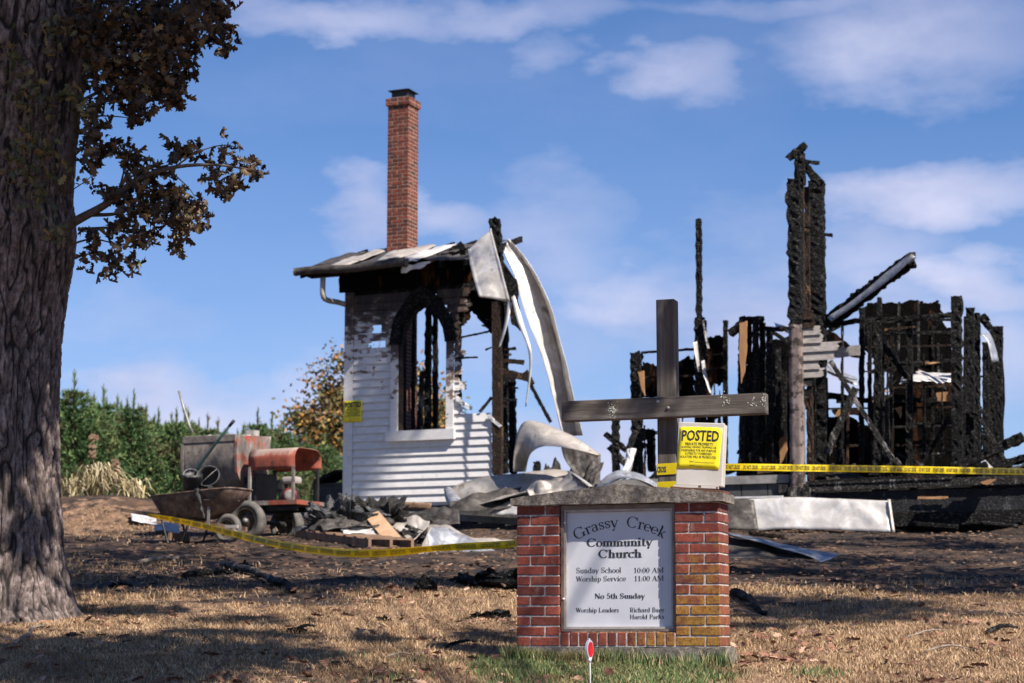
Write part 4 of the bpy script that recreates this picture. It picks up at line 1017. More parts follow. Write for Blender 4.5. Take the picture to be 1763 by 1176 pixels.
for a in posts: CT(*a[:4], a[4]*(.86 if a[0] > 1265 and a[0] < 1345 or a[0] > 1480 else 1), *a[5:], rag=.18)
def tower_mat():
    m = NT('half_burnt_painted_post'); p = m.pos(); s = m.n('ShaderNodeSeparateXYZ'); m.L(p, s.inputs[0])
    n = m.noise(p, 7, 7, .7)
    pale = m.ramp(m.noise(m.mapv(p,(1,1,.3)), 12, 6, .7), [(.3,(.10,.07,.06)),(.6,(.24,.185,.165)),(.75,(.34,.28,.26))])
    c = m.mix(m.ramp(m.noise(p, 4.5, 6, .7), [(.50, 0.0), (.54, 1.0)]), pale, (.035,.024,.02))
    f = m.math('ADD', m.math('MULTIPLY', m.math('SUBTRACT', s.outputs[2], 4.55), 1.6), m.math('MULTIPLY', m.math('SUBTRACT', n, .5), 1.8))
    c = m.mix(m.ramp(f, [(.0, 0.0), (.12, 1.0)]), c, (.0045,.004,.004))
    c = m.mix(m.math('MULTIPLY', m.ramp(f, [(.1,0.0),(.2,1.0)]), m.ramp(n, [(.62, 0.0), (.68, .7)])), c, (.09,.07,.062))
    m.col(c).rough(.8); m.bump(n, .012, .8); return m.m
M['tower'] = tower_mat()
CT(1371, 560, 1374, 850, 21, -.05, 'tower', .16, .06, label='peeled weathered lower half of the corner post'); CT(1367, 309, 1371, 566, 21, -.05, 'char', .16, .2, label='black charred upper half of the corner post')
CT(1379, 262, 1381, 575, 9, .12, 'char_brown', .12, .22); CT(1376, 262, 1377, 318, 16, .0, 'char', .12, .3)
CT(1393, 580, 1397, 850, 8, .1, 'char_brown', .1, .2)
for a in ((1357,273,1388,250,11,0),(1381,278,1410,281,6,.1),(1384,285,1413,316,13,.3),(1378,386,1402,393,7,.2),(1376,401,1433,405,5,.15),(1366,262,1385,268,8,0),
          (1104,607,1196,601,4,1.0),(1302,566,1358,566,7,.4),(1420,561,1480,552,8,.7),(1480,556,1640,542,8,.8),(1490,574,1640,572,5,2.0),(1486,548,1640,551,4,2.2),
          (1257,574,1284,552,12,.25),(1278,553,1312,551,12,.4),(1330,572,1358,590,6,1.2),(1330,640,1362,600,5,1.5),(1688,548,1722,580,10,1.2),(1690,545,1700,556,13,1.0),
          (1420,575,1445,560,6,1.3),(1425,680,1480,690,10,2.4),(1345,705,1290,790,8,.2),(1440,690,1640,688,8,2.8),(1560,730,1640,728,4,2.4),(1500,640,1640,620,6,2.6),
          (1520,592,1562,652,8,1.0),(1634,718,1588,800,6,1.2),(1662,707,1688,722,8,.5),(1640,806,1763,752,15,-.4),(1700,806,1800,780,12,.3),(1655,810,1700,800,9,0),
          (1270,778,1330,790,6,1.0),(1042,746,1078,776,9,-.2),(1250,815,1300,800,5,.4),(1466,802,1520,806,7,1.0)):
    CT(a[0],a[1],a[2],a[3],a[4],a[5],'char',None,.28)
for a in ((1430,622,1548,808,7,.2,'char_grey'),(1473,668,1423,782,10,.5,'char_grey'),(1688,722,1735,800,5,.4,'char_grey'),(1080,778,1094,742,9,-.1,'char_grey'),(1540,790,1556,812,9,.1,'char_grey'),(1690,790,1712,812,5,.2,'siding'),
          (1425,640,1468,660,4,1.8,'char_grey'),(1330,812,1300,780,5,.3,'char_grey'),(1552,660,1638,662,3,.6,'char_brown'),(1388,835,1384,858,7,-.15,'char_grey'),(1220,600,1210,552,3,.5,'siding')):
    CT(*a, None, .15)
for (x0,x1,y,off,mt) in ((1490,1638,598,2.9,'char_brown'),(1492,1600,626,2.8,'char_grey'),(1530,1640,668,2.9,'char_brown'),(1425,1640,704,3.2,'char_brown'),(1500,1640,736,3.1,'char_grey'),(1430,1600,768,3.2,'char_brown'),(1272,1334,610,.55,'char_brown'),(1272,1334,700,.55,'char_grey'),(1272,1330,760,.5,'char_brown'),(1108,1192,650,1.2,'char_brown'),(1650,1722,650,1.9,'char_grey'),(1650,1722,740,1.9,'char_brown'),(1216,1246,612,1.0,'char_brown'),(1216,1246,636,1.0,'char_brown')):
    CT(x0,y,x1,y-3,random.uniform(2.5,4.5),off,mt,None,.25)
# freshly exposed wood
for pts, off in (([(1273,556),(1286,552),(1286,600),(1282,640),(1276,660),(1273,620)],.18),([(1098,640),(1108,638),(1110,682),(1104,668)],.85),([(1340,760),(1354,745),(1355,775),(1343,800)],.9),([(1431,706),(1480,704),(1480,716),(1450,712),(1440,718)],2.3),([(1540,702),(1552,700),(1550,720)],1.7),
                 ([(1612,676),(1640,674),(1638,690),(1614,690)],2.3),([(1535,735),(1538,735),(1538,780),(1534,780)],1.2),([(1384,685),(1396,680),(1396,708),(1386,705)],1.0),([(1300,805),(1330,800),(1332,812),(1305,816)],.2),([(1680,828),(1716,825),(1700,835)],-.3),([(1500,685),(1527,680),(1527,700),(1505,700)],2.4)):
    plate('split_wood', church, pts, off, 'fresh', .03, .01, sub=3)
# black wall panels with burnt edges
for pts, off, mt in (([(1106,622),(1130,630),(1140,624),(1160,628),(1185,612),(1194,622),(1194,684),(1106,684)],1.3,'char_panel'),
      ([(1214,582),(1246,578),(1247,655),(1236,664),(1228,658),(1222,700),(1214,700)],1.1,'char_panel'),
      ([(1215,705),(1246,703),(1246,716),(1230,722),(1215,740)],1.1,'char_panel'),
      ([(1098,738),(1132,742),(1130,748),(1112,750),(1128,756),(1104,760),(1128,766),(1104,772),(1098,770)],1.2,'char'),
      ([(1272,640),(1300,620),(1334,660),(1334,842),(1270,842)],.62,'char_panel'),
      ([(1330,585),(1365,580),(1365,842),(1332,842)],2.2,'char_panel'),
      ([(1486,530),(1500,521),(1540,522),(1580,516),(1600,522),(1616,517),(1622,540),(1620,562),(1640,564),(1640,690),(1530,690),(1530,640),(1510,625),(1488,600)],3.0,'char_panel'),
      ([(1420,722),(1455,715),(1500,735),(1500,842),(1420,842)],3.4,'char_panel'),([(1500,690),(1640,680),(1640,842),(1500,842)],3.4,'char_panel'),
      ([(1640,690),(1665,670),(1690,700),(1690,842),(1640,842)],2.4,'char_panel'),
      ([(1400,560),(1440,575),(1470,600),(1488,600),(1488,616),(1420,612),(1400,640)],2.6,'char_panel'),
      ([(1390,640),(1424,650),(1424,842),(1390,842)],2.0,'char_panel'),
      ([(1700,590),(1727,580),(1729,842),(1700,842)],1.9,'char_panel'),
      ([(1075,842),(1135,808),(1135,835),(1075,835)],.5,'char')):
    plate('wall_panel', church, pts, off, mt, .05, .025, sub=7)
    y0 = 1.6+i*.4; x = QX(1727, 700, 1.6); v, f = timber('x', None, BF.w(x, y0, BF.loc(Q(1727,815,1.6)).z), BF.w(x, y0, BF.loc(Q(1727,590+random.uniform(-20,30),1.6)).z), .09, .1, None, .25); part('timber', v, f, M['char'], church)
# tower siding stubs
for (x1, y, x0, r, mt) in ((1411,572,1383,.04,'siding2'),(1413,586,1383,.05,'siding2'),(1437,601,1383,.12,'siding2'),(1436,616,1383,.04,'siding2'),(1408,631,1383,.05,'siding2'),(1414,645,1383,.08,'siding2'),(1400,560,1383,.05,'char_brown'),(1398,545,1383,.05,'char_brown'),(1396,660,1383,.05,'char_grey'),(1394,680,1383,.04,'char')):
    if mt == 'siding2' and 'siding2' not in M: M['siding2'] = simple('dirty_white_siding', [(.3,(.20,.17,.15)),(.7,(.42,.38,.36))], 9, .7, 0, .004, (1,1,3))
    clap(QX(x0, y), QX(x1, y), BF.loc(Q(x0, y+6)).z, 0, r, M[mt], par=church)
plate('siding_remnant', church, [(1440,600),(1480,594),(1480,612),(1436,616)], .5, 'siding2', .02, .01)
# rafter with its metal capping, leaning out to the right
CT(1424, 556, 1570, 446, 22, .9, 'char', .12, .35, off1=.2)
loft('metal_capping', church, [Q(1424,546,.8), Q(1480,505,.5), Q(1530,463,.25), Q(1566,435,.15)], [Q(1430,552,.4), Q(1484,514,.15), Q(1536,474,-.1), Q(1574,440,-.2)], 'sheet_blue', 24, 4, .02, (0, 1))
plate('metal_capping', church, [(1562,436),(1576,434),(1577,443),(1570,452),(1562,456)], .0, 'sheet_dark', .01, .01)
for A, B, mt, lab in (([(1688,575,.8),(1700,590,.8),(1708,624,.8)],[(1704,574,1.0),(1712,590,1.0),(1719,622,1.0)],'sheet_blue','white bent metal scrap caught in the right corner posts'),
               ([(1552,650,1.2),(1590,642,1.6),(1637,643,1.6)],[(1548,662,.8),(1590,656,1.1),(1637,658,1.2)],'sheet_white','pale sheet lying across the burnt wall behind the big post'),
               ([(1576,640,.8),(1600,650,.7),(1618,662,.7)],[(1582,636,1.0),(1606,646,1.0),(1630,656,1.0)],'sheet_white','narrow pale sheet crossing over the other one in the burnt wall'),
               ([(1424,640,2.0),(1450,655,2.0),(1475,664,2.0)],[(1424,618,2.4),(1450,640,2.4),(1476,650,2.4)],'sheet_blue','bluish panel seen between the tower posts and the frame'),
               ([(1193,590,.4),(1197,612,.4),(1204,640,.4)],[(1200,588,.5),(1203,612,.5),(1206,640,.5)],'sheet_white','peeled pale strip on the thin post right of the cross, upper'),
               ([(1209,622,.4),(1213,650,.4),(1222,678,.3)],[(1213,620,.5),(1218,650,.5),(1226,677,.4)],'sheet_white','curled pale strip on the thin post right of the cross, lower'),
               ([(1332,556,1.5),(1345,560,1.5),(1360,562,1.5)],[(1336,566,1.2),(1348,572,1.2),(1360,574,1.2)],'sheet_white','white scrap visible left of the tall tower post')):
    SH('metal_scrap', A, B, mt, lab, nu=12, nv=4, crum=.03)
for i in range(34):
    px = random.choice((random.uniform(1270,1350), random.uniform(1425,1640), random.uniform(1500,1725), random.uniform(1088,1250))); off = random.uniform(.4, 3.2)
    y1 = random.uniform(540, 700) if px > 1260 else random.uniform(640, 760); ln = random.uniform(60, 220); w_ = random.uniform(2, 5)
    CT(px, min(y1+ln, 842), px+random.uniform(-3,3), y1, w_, off, random.choice(('char','char','char_grey','char_brown','char')), None, .35, taper=random.uniform(.3,.9))
for i in range(16):
    px = random.uniform(1430, 1700); y = random.uniform(560, 800); off = random.uniform(.5, 2.8); L_ = random.uniform(20, 80); a = random.choice((random.uniform(-.15,.15), random.uniform(-1.2,1.2)))
    CT(px, y, px+L_*cos(a), y+L_*sin(a), random.uniform(2,5), off, random.choice(('char','char_grey','char_brown','fresh')), None, .3, taper=.6)
# floor and foundation
fz_ = BF.loc(Q(1372, 818, 0)).z
xL, xR_ = QX(1040, 830), QX(1763, 830)+1.5
mbv, mbf = BF.box(xL, xR_, .25, 5.0, fz_-.25, fz_-.08); part('floor_deck', mbv, mbf, M['ash'], church)
part('foundation_ledge', *BF.box(QX(888,830), QX(1359,820), -.03, .20, BF.loc(Q(1300,833)).z, BF.loc(Q(1300,819)).z), M['concrete'], church)
x = QX(888,830)
while x < QX(1359,840)-.05:
    for r_ in range(3):
        zt_ = BF.loc(Q(1300,834)).z-r_*.205
        o0 = .2 if r_ % 2 else 0
        a_, b_ = x+o0, min(x+o0+.40, QX(1359,840)); 
        if b_-a_ > .05: part('block', *bevbox(BF, BF.w((a_+b_)/2, .10, zt_-.1), b_-a_-.008, .19, .197, 0, .004), M['block'], church)
    x += .408
bz = lambda y, px=1500: BF.loc(Q(px, y)).z
for (x0, y0, x1, y1, w, off, mt, dep) in ((1342,842,1800,824,13,-.05,'char_grey',.12),(1395,832,1800,812,8,.12,'char',.12),(1360,868,1830,858,34,.02,'char_beam',.14),(1530,896,1830,886,20,-.02,'char',.14),(1358,846,1395,848,14,-.12,'char_grey',.1)):
    if mt == 'char_beam' and mt not in M: M[mt] = char_mat('charred_beam', (.016,.0155,.017), (.10,.10,.105), .42)
    CT(x0,y0,x1,y1,w,off,mt,dep,.035)
CT(1395,833,1640,823,3,-.1,'char_grey',.05,.15); CT(1580,857,1632,857,4,-.1,'fresh',.02,.2); CT(1265,857,1348,855,3,-.2,'siding',.05,.1)
# ash and debris on the floor
def heap(name, cx, cy, rx, ry, h, mat, label, seed=0, frame=None, parent=None, n=40, rough=.35):
    """low mound of rubble: polar grid with ragged relief"""
    v = []; f = []; m_ = 48
    for i in range(n+1):
        r = i/n
        for k in range(m_):
            a = 2*pi*k/m_; x = cx+rx*r*cos(a)*(1+.2*mn.noise(Vector((cos(a)*2+seed, sin(a)*2, 0)))); y = cy+ry*r*sin(a)
            z = gzf(x, y) if parent is None else parent[1]
            z += h*(1-r**2)*(.75+rough*1.6*fbm((x+seed, y, 1), 2.6, 5))+.05*abs(fbm((x, y+seed, 3), 9, 3))*(1-r)-.03*r
            v.append(Vector((x, y, z)))
    for i in range(n):
        for k in range(m_): k2 = (k+1) % m_; f.append((i*m_+k, (i+1)*m_+k, (i+1)*m_+k2, i*m_+k2))
    if parent: return part(name, v, f, mat, parent[0])
    return single(name, v, f, mat, label, 'debris', False)
for i, (px, off) in enumerate(((1110,1.2),(1230,1.4),(1440,1.4),(1560,1.6),(1680,1.6),(1760,1.2))):
    p = Q(px, 820, off); heap('ash_heap', p.x, p.y, .9, .7, .22, M['ash'], None, i*7, parent=(church, BF.w(0,0,fz_-.09).z), n=22)
M['rubble_wood'] = M['char']
for i in range(46):
    px = random.uniform(1255, 1760); off = random.uniform(.1, 1.4); a = random.uniform(-.5, .5); L_ = random.uniform(15, 50)
    CT(px, 818-off*2, px+L_*cos(a), 818-off*2-abs(L_*sin(a)), random.uniform(2,5), off, random.choice(('char','char','char_grey','char_brown','char')), None, .3, step=.05)
p = Q(1590, 812, .0); 
plate('split_wood', church, [(1563,822),(1580,817),(1590,822),(1575,829)], -.02, 'char_brown', .08, .02)
# big scorched sheets leaning on the foundation
SH('leaning_sheet', [(1262,862,-.45),(1300,858,-.5),(1380,855,-.5),(1460,858,-.5),(1530,861,-.5)], [(1262,912,-.75),(1302,913,-.7),(1380,911,-.7),(1460,914,-.7),(1536,916,-.7)], 'sheet_white', 'large scorched white sheet leaning against the foundation right of the sign', nu=40, nv=10, crum=.035, ribs=(0,))
SH('leaning_sheet_edge', [(1528,860,-.52),(1536,916,-.72)], [(1533,860,-.50),(1541,916,-.70)], 'sheet_grey', 'upturned right end of the large scorched sheet', nu=8, nv=2, crum=.003)
SH('dark_sheet', [(1220,868,-.6),(1255,858,-.6),(1298,860,-.55)], [(1220,912,-.9),(1260,911,-.85),(1306,912,-.75)], 'sheet_dark', 'black sheet end just right of the brick sign', nu=14, crum=.04)
# ------------------------------------------------------------------ slumped porch slab in front of the chapel
pl = [Q(524, 877, -.9), Q(720, 881, -1.0), Q(905, 893, -1.1)]
porch = thing('porch_foundation', 'low block foundation with a pale concrete edge in front of the clapboard wall', 'foundation', (pl[1].x, pl[1].y, gzf(pl[1].x, pl[1].y)))
for a, b in ((pl[0], pl[1]), (pl[1], pl[2])):
    d = (b-a); e = Vector((d.x, d.y, 0)).normalized(); nb_ = Vector((-e.y, e.x, 0)); c = (a+b)/2+nb_*.25-Vector((0,0,.05))
    v, f = boxvf(c, d*.498, nb_*.25, Vector((0,0,.05))); part('concrete_edge', v, f, M['concrete'], porch)
    L_ = Vector((d.x, d.y, 0)).length; nn_ = max(2, int(L_/.4))
    for i in range(nn_):
        for r_ in range(3):
            t = (i+.5)/nn_; p = a.lerp(b, t)+nb_*.14+Vector((0,0,-.105-.1-.2*r_+.0))
            v, f = boxvf(p, e*(L_/nn_/2-.004), nb_*.1, Vector((0,0,.096))); part('block', v, f, M['block'], porch)
# foundation under the wing itself
mb = MB(); mb.add(*BF.box(.02, QX(862), .02, .2, -.75, -.022)); mb.add(*BF.box(.02, .2, .2, 2.0, -.75, -.022))
part('foundation_wall', mb.v, mb.f, M['block'], chapel)

# ------------------------------------------------------------------ mortar mixer
MF = Frame(P(430, 932, 27.4), radians(27))
MQ = MF.hit
MX = lambda px, py=850, off=0: MF.loc(MQ(px, py, off)).x
MZ = lambda py, px=430, off=0: MF.loc(MQ(px, py, off)).z
def mixer_mat(name, red, dust=False):
    m = NT(name); p = m.pos(); n = m.noise(m.mapv(p,(1,1,.6)), 9, 7, .7); n2 = m.noise(p, 3.2, 5, .65)
    grey = m.ramp(n, [(.3,(.08,.062,.052)),(.55,(.20,.168,.145)),(.72,(.36,.32,.28))])
    c = m.mix(m.ramp(n2, [(.55-.25*red, 0.0), (.67-.25*red, .9)]), grey, m.ramp(n, [(.3,(.16,.035,.02)),(.7,(.40,.075,.032))]))
    c = m.mix(m.ramp(m.noise(p, 5, 6, .7), [(.58, 0.0), (.66, .85)]), c, (.06,.035,.022))
    if dust:
        ns = m.n('ShaderNodeSeparateXYZ'); m.L(m.n('ShaderNodeNewGeometry').outputs['Normal'], ns.inputs[0]); dz = m.math('ADD', ns.outputs[2], m.math('MULTIPLY', m.math('SUBTRACT', n, .5), 1.6)); c = m.mix(m.ramp(dz, [(.25, 0.0), (.75, .85)]), c, (.30,.25,.215))
    m.col(c).rough(.75); m.bump(n, .008, .9); return m.m
M['mix_grey'] = mixer_mat('mortar_crusted_steel', -.6); M['mix_red'] = mixer_mat('faded_orange_red_paint', 1.15, True); M['mix_half'] = mixer_mat('mortar_stained_red_steel', .35)
mixer = thing('mortar_mixer', 'old towed mortar mixer with crusted steel hopper and faded orange engine hood', 'mortar mixer', MF.w(0, .3, 0))
hx0, hx1 = MX(316, 800), MX(407, 800); ht, hb = MZ(752, 360), MZ(846, 360)
prof = [(.02,ht),(-.02,ht-.10),(-.03,ht-.30),(.0,ht-.52),(.09,hb+.12),(.26,hb+.02),(.42,hb),(.60,hb+.08),(.72,ht-.55),(.76,ht-.25),(.76,ht+.05)]
v = []; f = []
for x in (hx0, hx0+.02, (hx0+hx1)/2, hx1-.02, hx1):
    for (y, z) in prof: v.append(MF.w(x+(.05 if z > ht-.05 and x > hx1-.03 else 0), y, z+.0))
n = len(prof)
for i in range(4):
    for k in range(n-1): f.append((i*n+k, (i+1)*n+k, (i+1)*n+k+1, i*n+k+1))
o = part('hopper', v, f, M['mix_grey'], mixer, True); sm = o.modifiers.new('t', 'SOLIDIFY'); sm.thickness = .012
for x, mt in ((hx0, 'mix_grey'), (hx1+.012, 'mix_half')):
    pp = [(y*1.0+(.02 if y > .5 else -.02), z) for (y, z) in prof]; v = [MF.w(x+a*.02, y, z) for a in (-1, 1) for (y, z) in pp]
    f = [tuple(range(n)), tuple(reversed(range(n, 2*n)))]+[(i, i+n, (i+1)%n+n, (i+1)%n) for i in range(n)]
    part('end_plate', v, f, M[mt], mixer)
part('rim', *boxvf(MF.w((hx0+hx1)/2, -.03, ht-.03), MF.ex*(hx1-hx0)/2, MF.ey*.012+MF.ez*.004, MF.ez*.045), M['mix_grey'], mixer)
part('rim', *boxvf(MF.w(hx0+.03, .36, ht+.02), MF.ex*.025, MF.ey*.40+MF.ez*.03, MF.ez*.03), M['mix_grey'], mixer)
v = []; f = []
for i in range(25):
    for j in range(13):
        x = hx0+.05+(hx1-hx0-.06)*i/24; y = .04+.70*j/12; z = ht-.01+.05*y+.09*fbm((x*1.0, y, 4), 5, 4)-(.1 if j == 0 or i == 0 or i == 24 else 0)
        v.append(MF.w(x, y, z))
for i in range(24):
    for j in range(12): a = i*13+j; f.append((a, a+13, a+14, a+1))
part('dried_mortar', v, f, M['mortar_mud'], mixer)
v, f = boxvf(MF.w(hx1-.12, .55, ht+.08), MF.ex*.07, MF.ey*.07, MF.ez*.04); part('mortar_lump', v, f, M['mortar_mud'], mixer)
v, f = tubevf([MQ(331,745,.1), MQ(326,733,.1), MQ(316,702,.1), MQ(308,673,.1)], [.018,.02,.018,.016], 8); part('dump_lever', v, f, M['bare_steel'], mixer, True)
# hood
qx0, qx1 = MX(428, 790), MX(508, 790); zs, zt_ = MZ(809, 465), MZ(771, 465)
hp = [(.0,zs),(-.01,zs+.16),(.01,zt_-.08),(.06,zt_-.02),(.14,zt_),(.45,zt_+.0),(.56,zt_-.01),(.64,zt_-.06),(.67,zt_-.14),(.67,zs+.03)]
v = []; f = []; hp2 = catmull([(0,a,b) for a, b in hp], 28); n = len(hp2)
for x in np.linspace(qx0, qx1, 6):
    for q in hp2: v.append(MF.w(x, q.y, q.z))
for i in range(5):
    for k in range(n-1): f.append((i*n+k, (i+1)*n+k, (i+1)*n+k+1, i*n+k+1))
o = part('engine_hood', v, f, M['mix_red'], mixer, True); sm = o.modifiers.new('t', 'SOLIDIFY'); sm.thickness = .008
zd = MZ(862, 465)
for (x, y) in ((qx0+.02, .01), (qx1-.03, .01), (qx1-.03, .62), (qx0+.02, .62)): part('hood_post', *boxvf(MF.w(x, y, (zd+zs+.05)/2), MF.ex*.018, MF.ey*.018, MF.ez*((zs+.05-zd)/2)), M['mix_grey'] if y < .1 else M['black_iron'], mixer)
part('engine_tray', *boxvf(MF.w((qx0+qx1)/2+.02, .31, zd-.03), MF.ex*((qx1-qx0)/2+.04), MF.ey*.35, MF.ez*.03), M['mix_half'], mixer)
part('drive_guard', *boxvf(MF.w(qx0+.05, .35, zd+.2), MF.ex*.012, MF.ey*.25, MF.ez*.2), M['black_iron'], mixer)
part('chassis_rail', *boxvf(MF.w((hx0+qx1)/2, .08, zd-.10), MF.ex*((qx1-hx0)/2), MF.ey*.03, MF.ez*.035), M['black_iron'], mixer)
part('chassis_rail', *boxvf(MF.w((hx0+qx1)/2, .60, zd-.10), MF.ex*((qx1-hx0)/2), MF.ey*.03, MF.ez*.035), M['black_iron'], mixer)
part('hopper_stand', *boxvf(MF.w(hx1-.02, .35, (hb+zd)/2-.02), MF.ex*.03, MF.ey*.3, MF.ez*.12), M['black_iron'], mixer)
part('hopper_stand', *boxvf(MF.w(hx0+.10, .35, (hb+zd)/2-.05), MF.ex*.03, MF.ey*.3, MF.ez*.12), M['black_iron'], mixer)
part('shade_block', *boxvf(MF.w(hx1+.10, .40, zd+.17), MF.ex*.14, MF.ey*.25, MF.ez*.18), M['black_iron'], mixer)  # added black box standing in for the shade under hopper and hood
# engine
ec = MF.loc(MQ(500, 845, .3)); E = lambda x, y, z: MF.w(ec.x+x, ec.y+y, ec.z+z)
M['engine_red'] = simple('grimy_red_engine', [(.35,(.03,.012,.012)),(.6,(.20,.02,.02))], 16, .5, 0, .003)
v, f = bevbox(MF, E(-.02, 0, -.08), .22, .22, .20, 0, .03); part('crankcase', v, f, M['black_iron'], mixer)
v, f = bevbox(MF, E(.03, -.02, .14), .24, .18, .10, 0, .035); part('fuel_tank', v, f, M['white_plastic'] if False else M['frame_pale'], mixer)
v, f = bevbox(MF, E(-.10, -.05, .07), .12, .14, .16, 0, .03); part('air_filter', v, f, M['black_iron'], mixer)
v, f = lathe(E(.06, -.10, -.07), -MF.ey+MF.ex*.5, [(.10,-.04),(.105,.02),(.085,.04),(.0005,.042)], 24); part('fan_shroud', v, f, M['engine_red'], mixer, True)
v, f = lathe(E(.09, -.16, -.07), -MF.ey+MF.ex*.5, [(.07,-.01),(.07,.01),(.045,.018),(.0005,.02)], 20); part('recoil_cover', v, f, M['bare_steel'], mixer)
def wheel(parent, c, axis, r, wd, tyre_r, rim_mat, fr):
    axis = Vector(axis).normalized()
    t = part('wheel', *lathe(c, axis, [(r*.62,-wd*.42),(r*.80,-wd*.5),(r*.93,-wd*.44),(r,-wd*.25),(r*1.005,0),(r,wd*.25),(r*.93,wd*.44),(r*.80,wd*.5),(r*.62,wd*.42),(r*.60,0),(r*.62,-wd*.42)], 40), M['rubber'], parent, True)
    part('rim', *lathe(c, axis, [(r*.63,wd*.40),(r*.60,wd*.44),(r*.57,wd*.40),(r*.54,wd*.18),(r*.34,wd*.12),(r*.22,wd*.26),(r*.18,wd*.27),(r*.02,wd*.27)], 40), rim_mat, t, True)
    part('hub', *lathe(c, axis, [(r*.12,wd*.2),(r*.12,wd*.5),(r*.09,wd*.56),(r*.005,wd*.57)], 16), M['bare_steel'], t, True)
    a = axis.orthogonal().normalized(); b = axis.cross(a)
    for k in range(6):
        th = 2*pi*k/6+.3; part('rim_slot', *lathe(c+(a*cos(th)+b*sin(th))*r*.43+axis*wd*.168, axis, [(r*.075,0),(r*.075,.006),(r*.003,.007)], 10), M['black_iron'], t)
    return t
M['rim_dark'] = simple('dusty_brown_rim', [(.3,(.05,.035,.022)),(.7,(.14,.10,.065))], 14, .6, .2, .001)
c1 = MF.hit(427, 897, -.02); wheel(mixer, c1, -MF.ey, 34.5*27.6/FPX, .17, 0, M['rim_dark'], MF)
c2 = MF.hit(494, 904, .95); wheel(mixer, c2, -MF.ey, 31*28.4/FPX, .17, 0, M['rim_dark'], MF)
v, f = tubevf([c1, c1+MF.ey*1.0], .03, 8); part('axle', v, f, M['black_iron'], mixer)

# ------------------------------------------------------------------ wheelbarrow
b0_ = G(330, 938); WF = Frame(b0_, radians(24)); WQ = WF.hit
WX = lambda px, py=880, off=0: WF.loc(WQ(px, py, off)).x
WZ = lambda py, px=330: WF.loc(WQ(px, py, 0)).z
M['barrow'] = simple('rusty_barrow_steel', [(.3,(.045,.026,.018)),(.55,(.15,.095,.07)),(.75,(.28,.23,.19))], 10, .75, .1, .004)
barrow = thing('wheelbarrow', 'rusty contractor wheelbarrow with mortar caked tray, yellow tape tied to it', 'wheelbarrow', WF.w(0, .2, 0))
rx0, rx1 = WX(253, 855), WX(396, 842); za, zb_ = WZ(857, 253), WZ(841, 396); zbt = WZ(899, 320)
nR = 40
def rr(x0, x1, y0, y1, k, pw=.35):
    a = 2*pi*k/nR; c_, s_ = cos(a), sin(a)
    return (x0+x1)/2+(x1-x0)/2*math.copysign(abs(c_)**pw, c_), (y0+y1)/2+(y1-y0)/2*math.copysign(abs(s_)**pw, s_)
v = []; f = []; lv = [(0, 0, 0, .02), (0, .0, 0, 0), (.06,.09,.06,-.12),(.14,.24,.12,-.26),(.22,.38,.16,-.32),(.5,.5,.3,-.335)]
for (ia, ib, iy, dz) in lv:
    for k in range(nR):
        x, y = rr(rx0+ia, rx1-ib, -.02+iy, .66-iy, k); t = (x-rx0)/(rx1-rx0); z = za+(zb_-za)*t+dz*(1 if dz > -.3 else 1)
        v.append(WF.w(x, y, max(z, zbt-.02) if dz < 0 else z))
for i in range(len(lv)-1):
    for k in range(nR): k2 = (k+1)%nR; f.append((i*nR+k, (i+1)*nR+k, (i+1)*nR+k2, i*nR+k2))
f.append(tuple(range((len(lv)-1)*nR, len(lv)*nR)))
o = part('tray', v, f, M['barrow'], barrow, True); sm = o.modifiers.new('t', 'SOLIDIFY'); sm.thickness = .006; sm.offset = 0
rimp = [WF.w(*rr(rx0-.005, rx1+.005, -.025, .665, k), 0)+WF.ez*(za+(zb_-za)*((rr(rx0,rx1,0,1,k)[0]-rx0)/(rx1-rx0))+.015) for k in range(nR+1)]
v, f = tubevf(rimp, .011, 6, False); part('tray_rim', v, f, M['barrow'], barrow, True)
hz0, hz1 = WZ(877, 202), WZ(906, 372)
for y in (.08, .56):
    v, f = timber('x', None, WF.w(WX(203, 878), y, hz0), WF.w(WX(392, 910), y*.6+.12, hz1-.02), .05, .045, None, .04, face=WF.ey, step=.2); part('handle', v, f, M['old_wood'], barrow)
    v, f = tubevf(catmull([WF.w(WX(272,890), y, WZ(893, 272)), WF.w(WX(283,930), y, .04), WF.w(WX(290,938), y, 0.01), WF.w(WX(306,934), y, .03), WF.w(WX(318,900), y, WZ(902, 318))], 14), .016, 7); part('leg', v, f, M['black_iron'], barrow, True)
    part('tray_strut', *boxvf(WF.w(WX(353, 890), y, (WZ(868)+WZ(912))/2), WF.ex*.018, WF.ey*.006, WF.ez*((WZ(866)-WZ(912))/2)), M['bare_steel'], barrow)
part('cross_brace', *boxvf(WF.w(WX(285,920), .32, .12), WF.ex*.015, WF.ey*.24, WF.ez*.05), M['old_wood'], barrow)
cw = WF.w(WX(371, 912), .30, WZ(911, 371)+.02); wheel(barrow, cw, -WF.ey, 25*26.5/FPX, .11, 0, M['rim_dark'], WF)
part('axle_bracket', *boxvf(WF.w(WX(392, 907), .10, WZ(906, 392)), WF.ex*.09, WF.ey*.02, WF.ez*.02), M['frame_pale'], barrow)
part('axle_bracket', *boxvf(WF.w(WX(397, 915), .10, WZ(916, 392)), WF.ex*.02, WF.ey*.02, WF.ez*.05), M['frame_pale'], barrow)
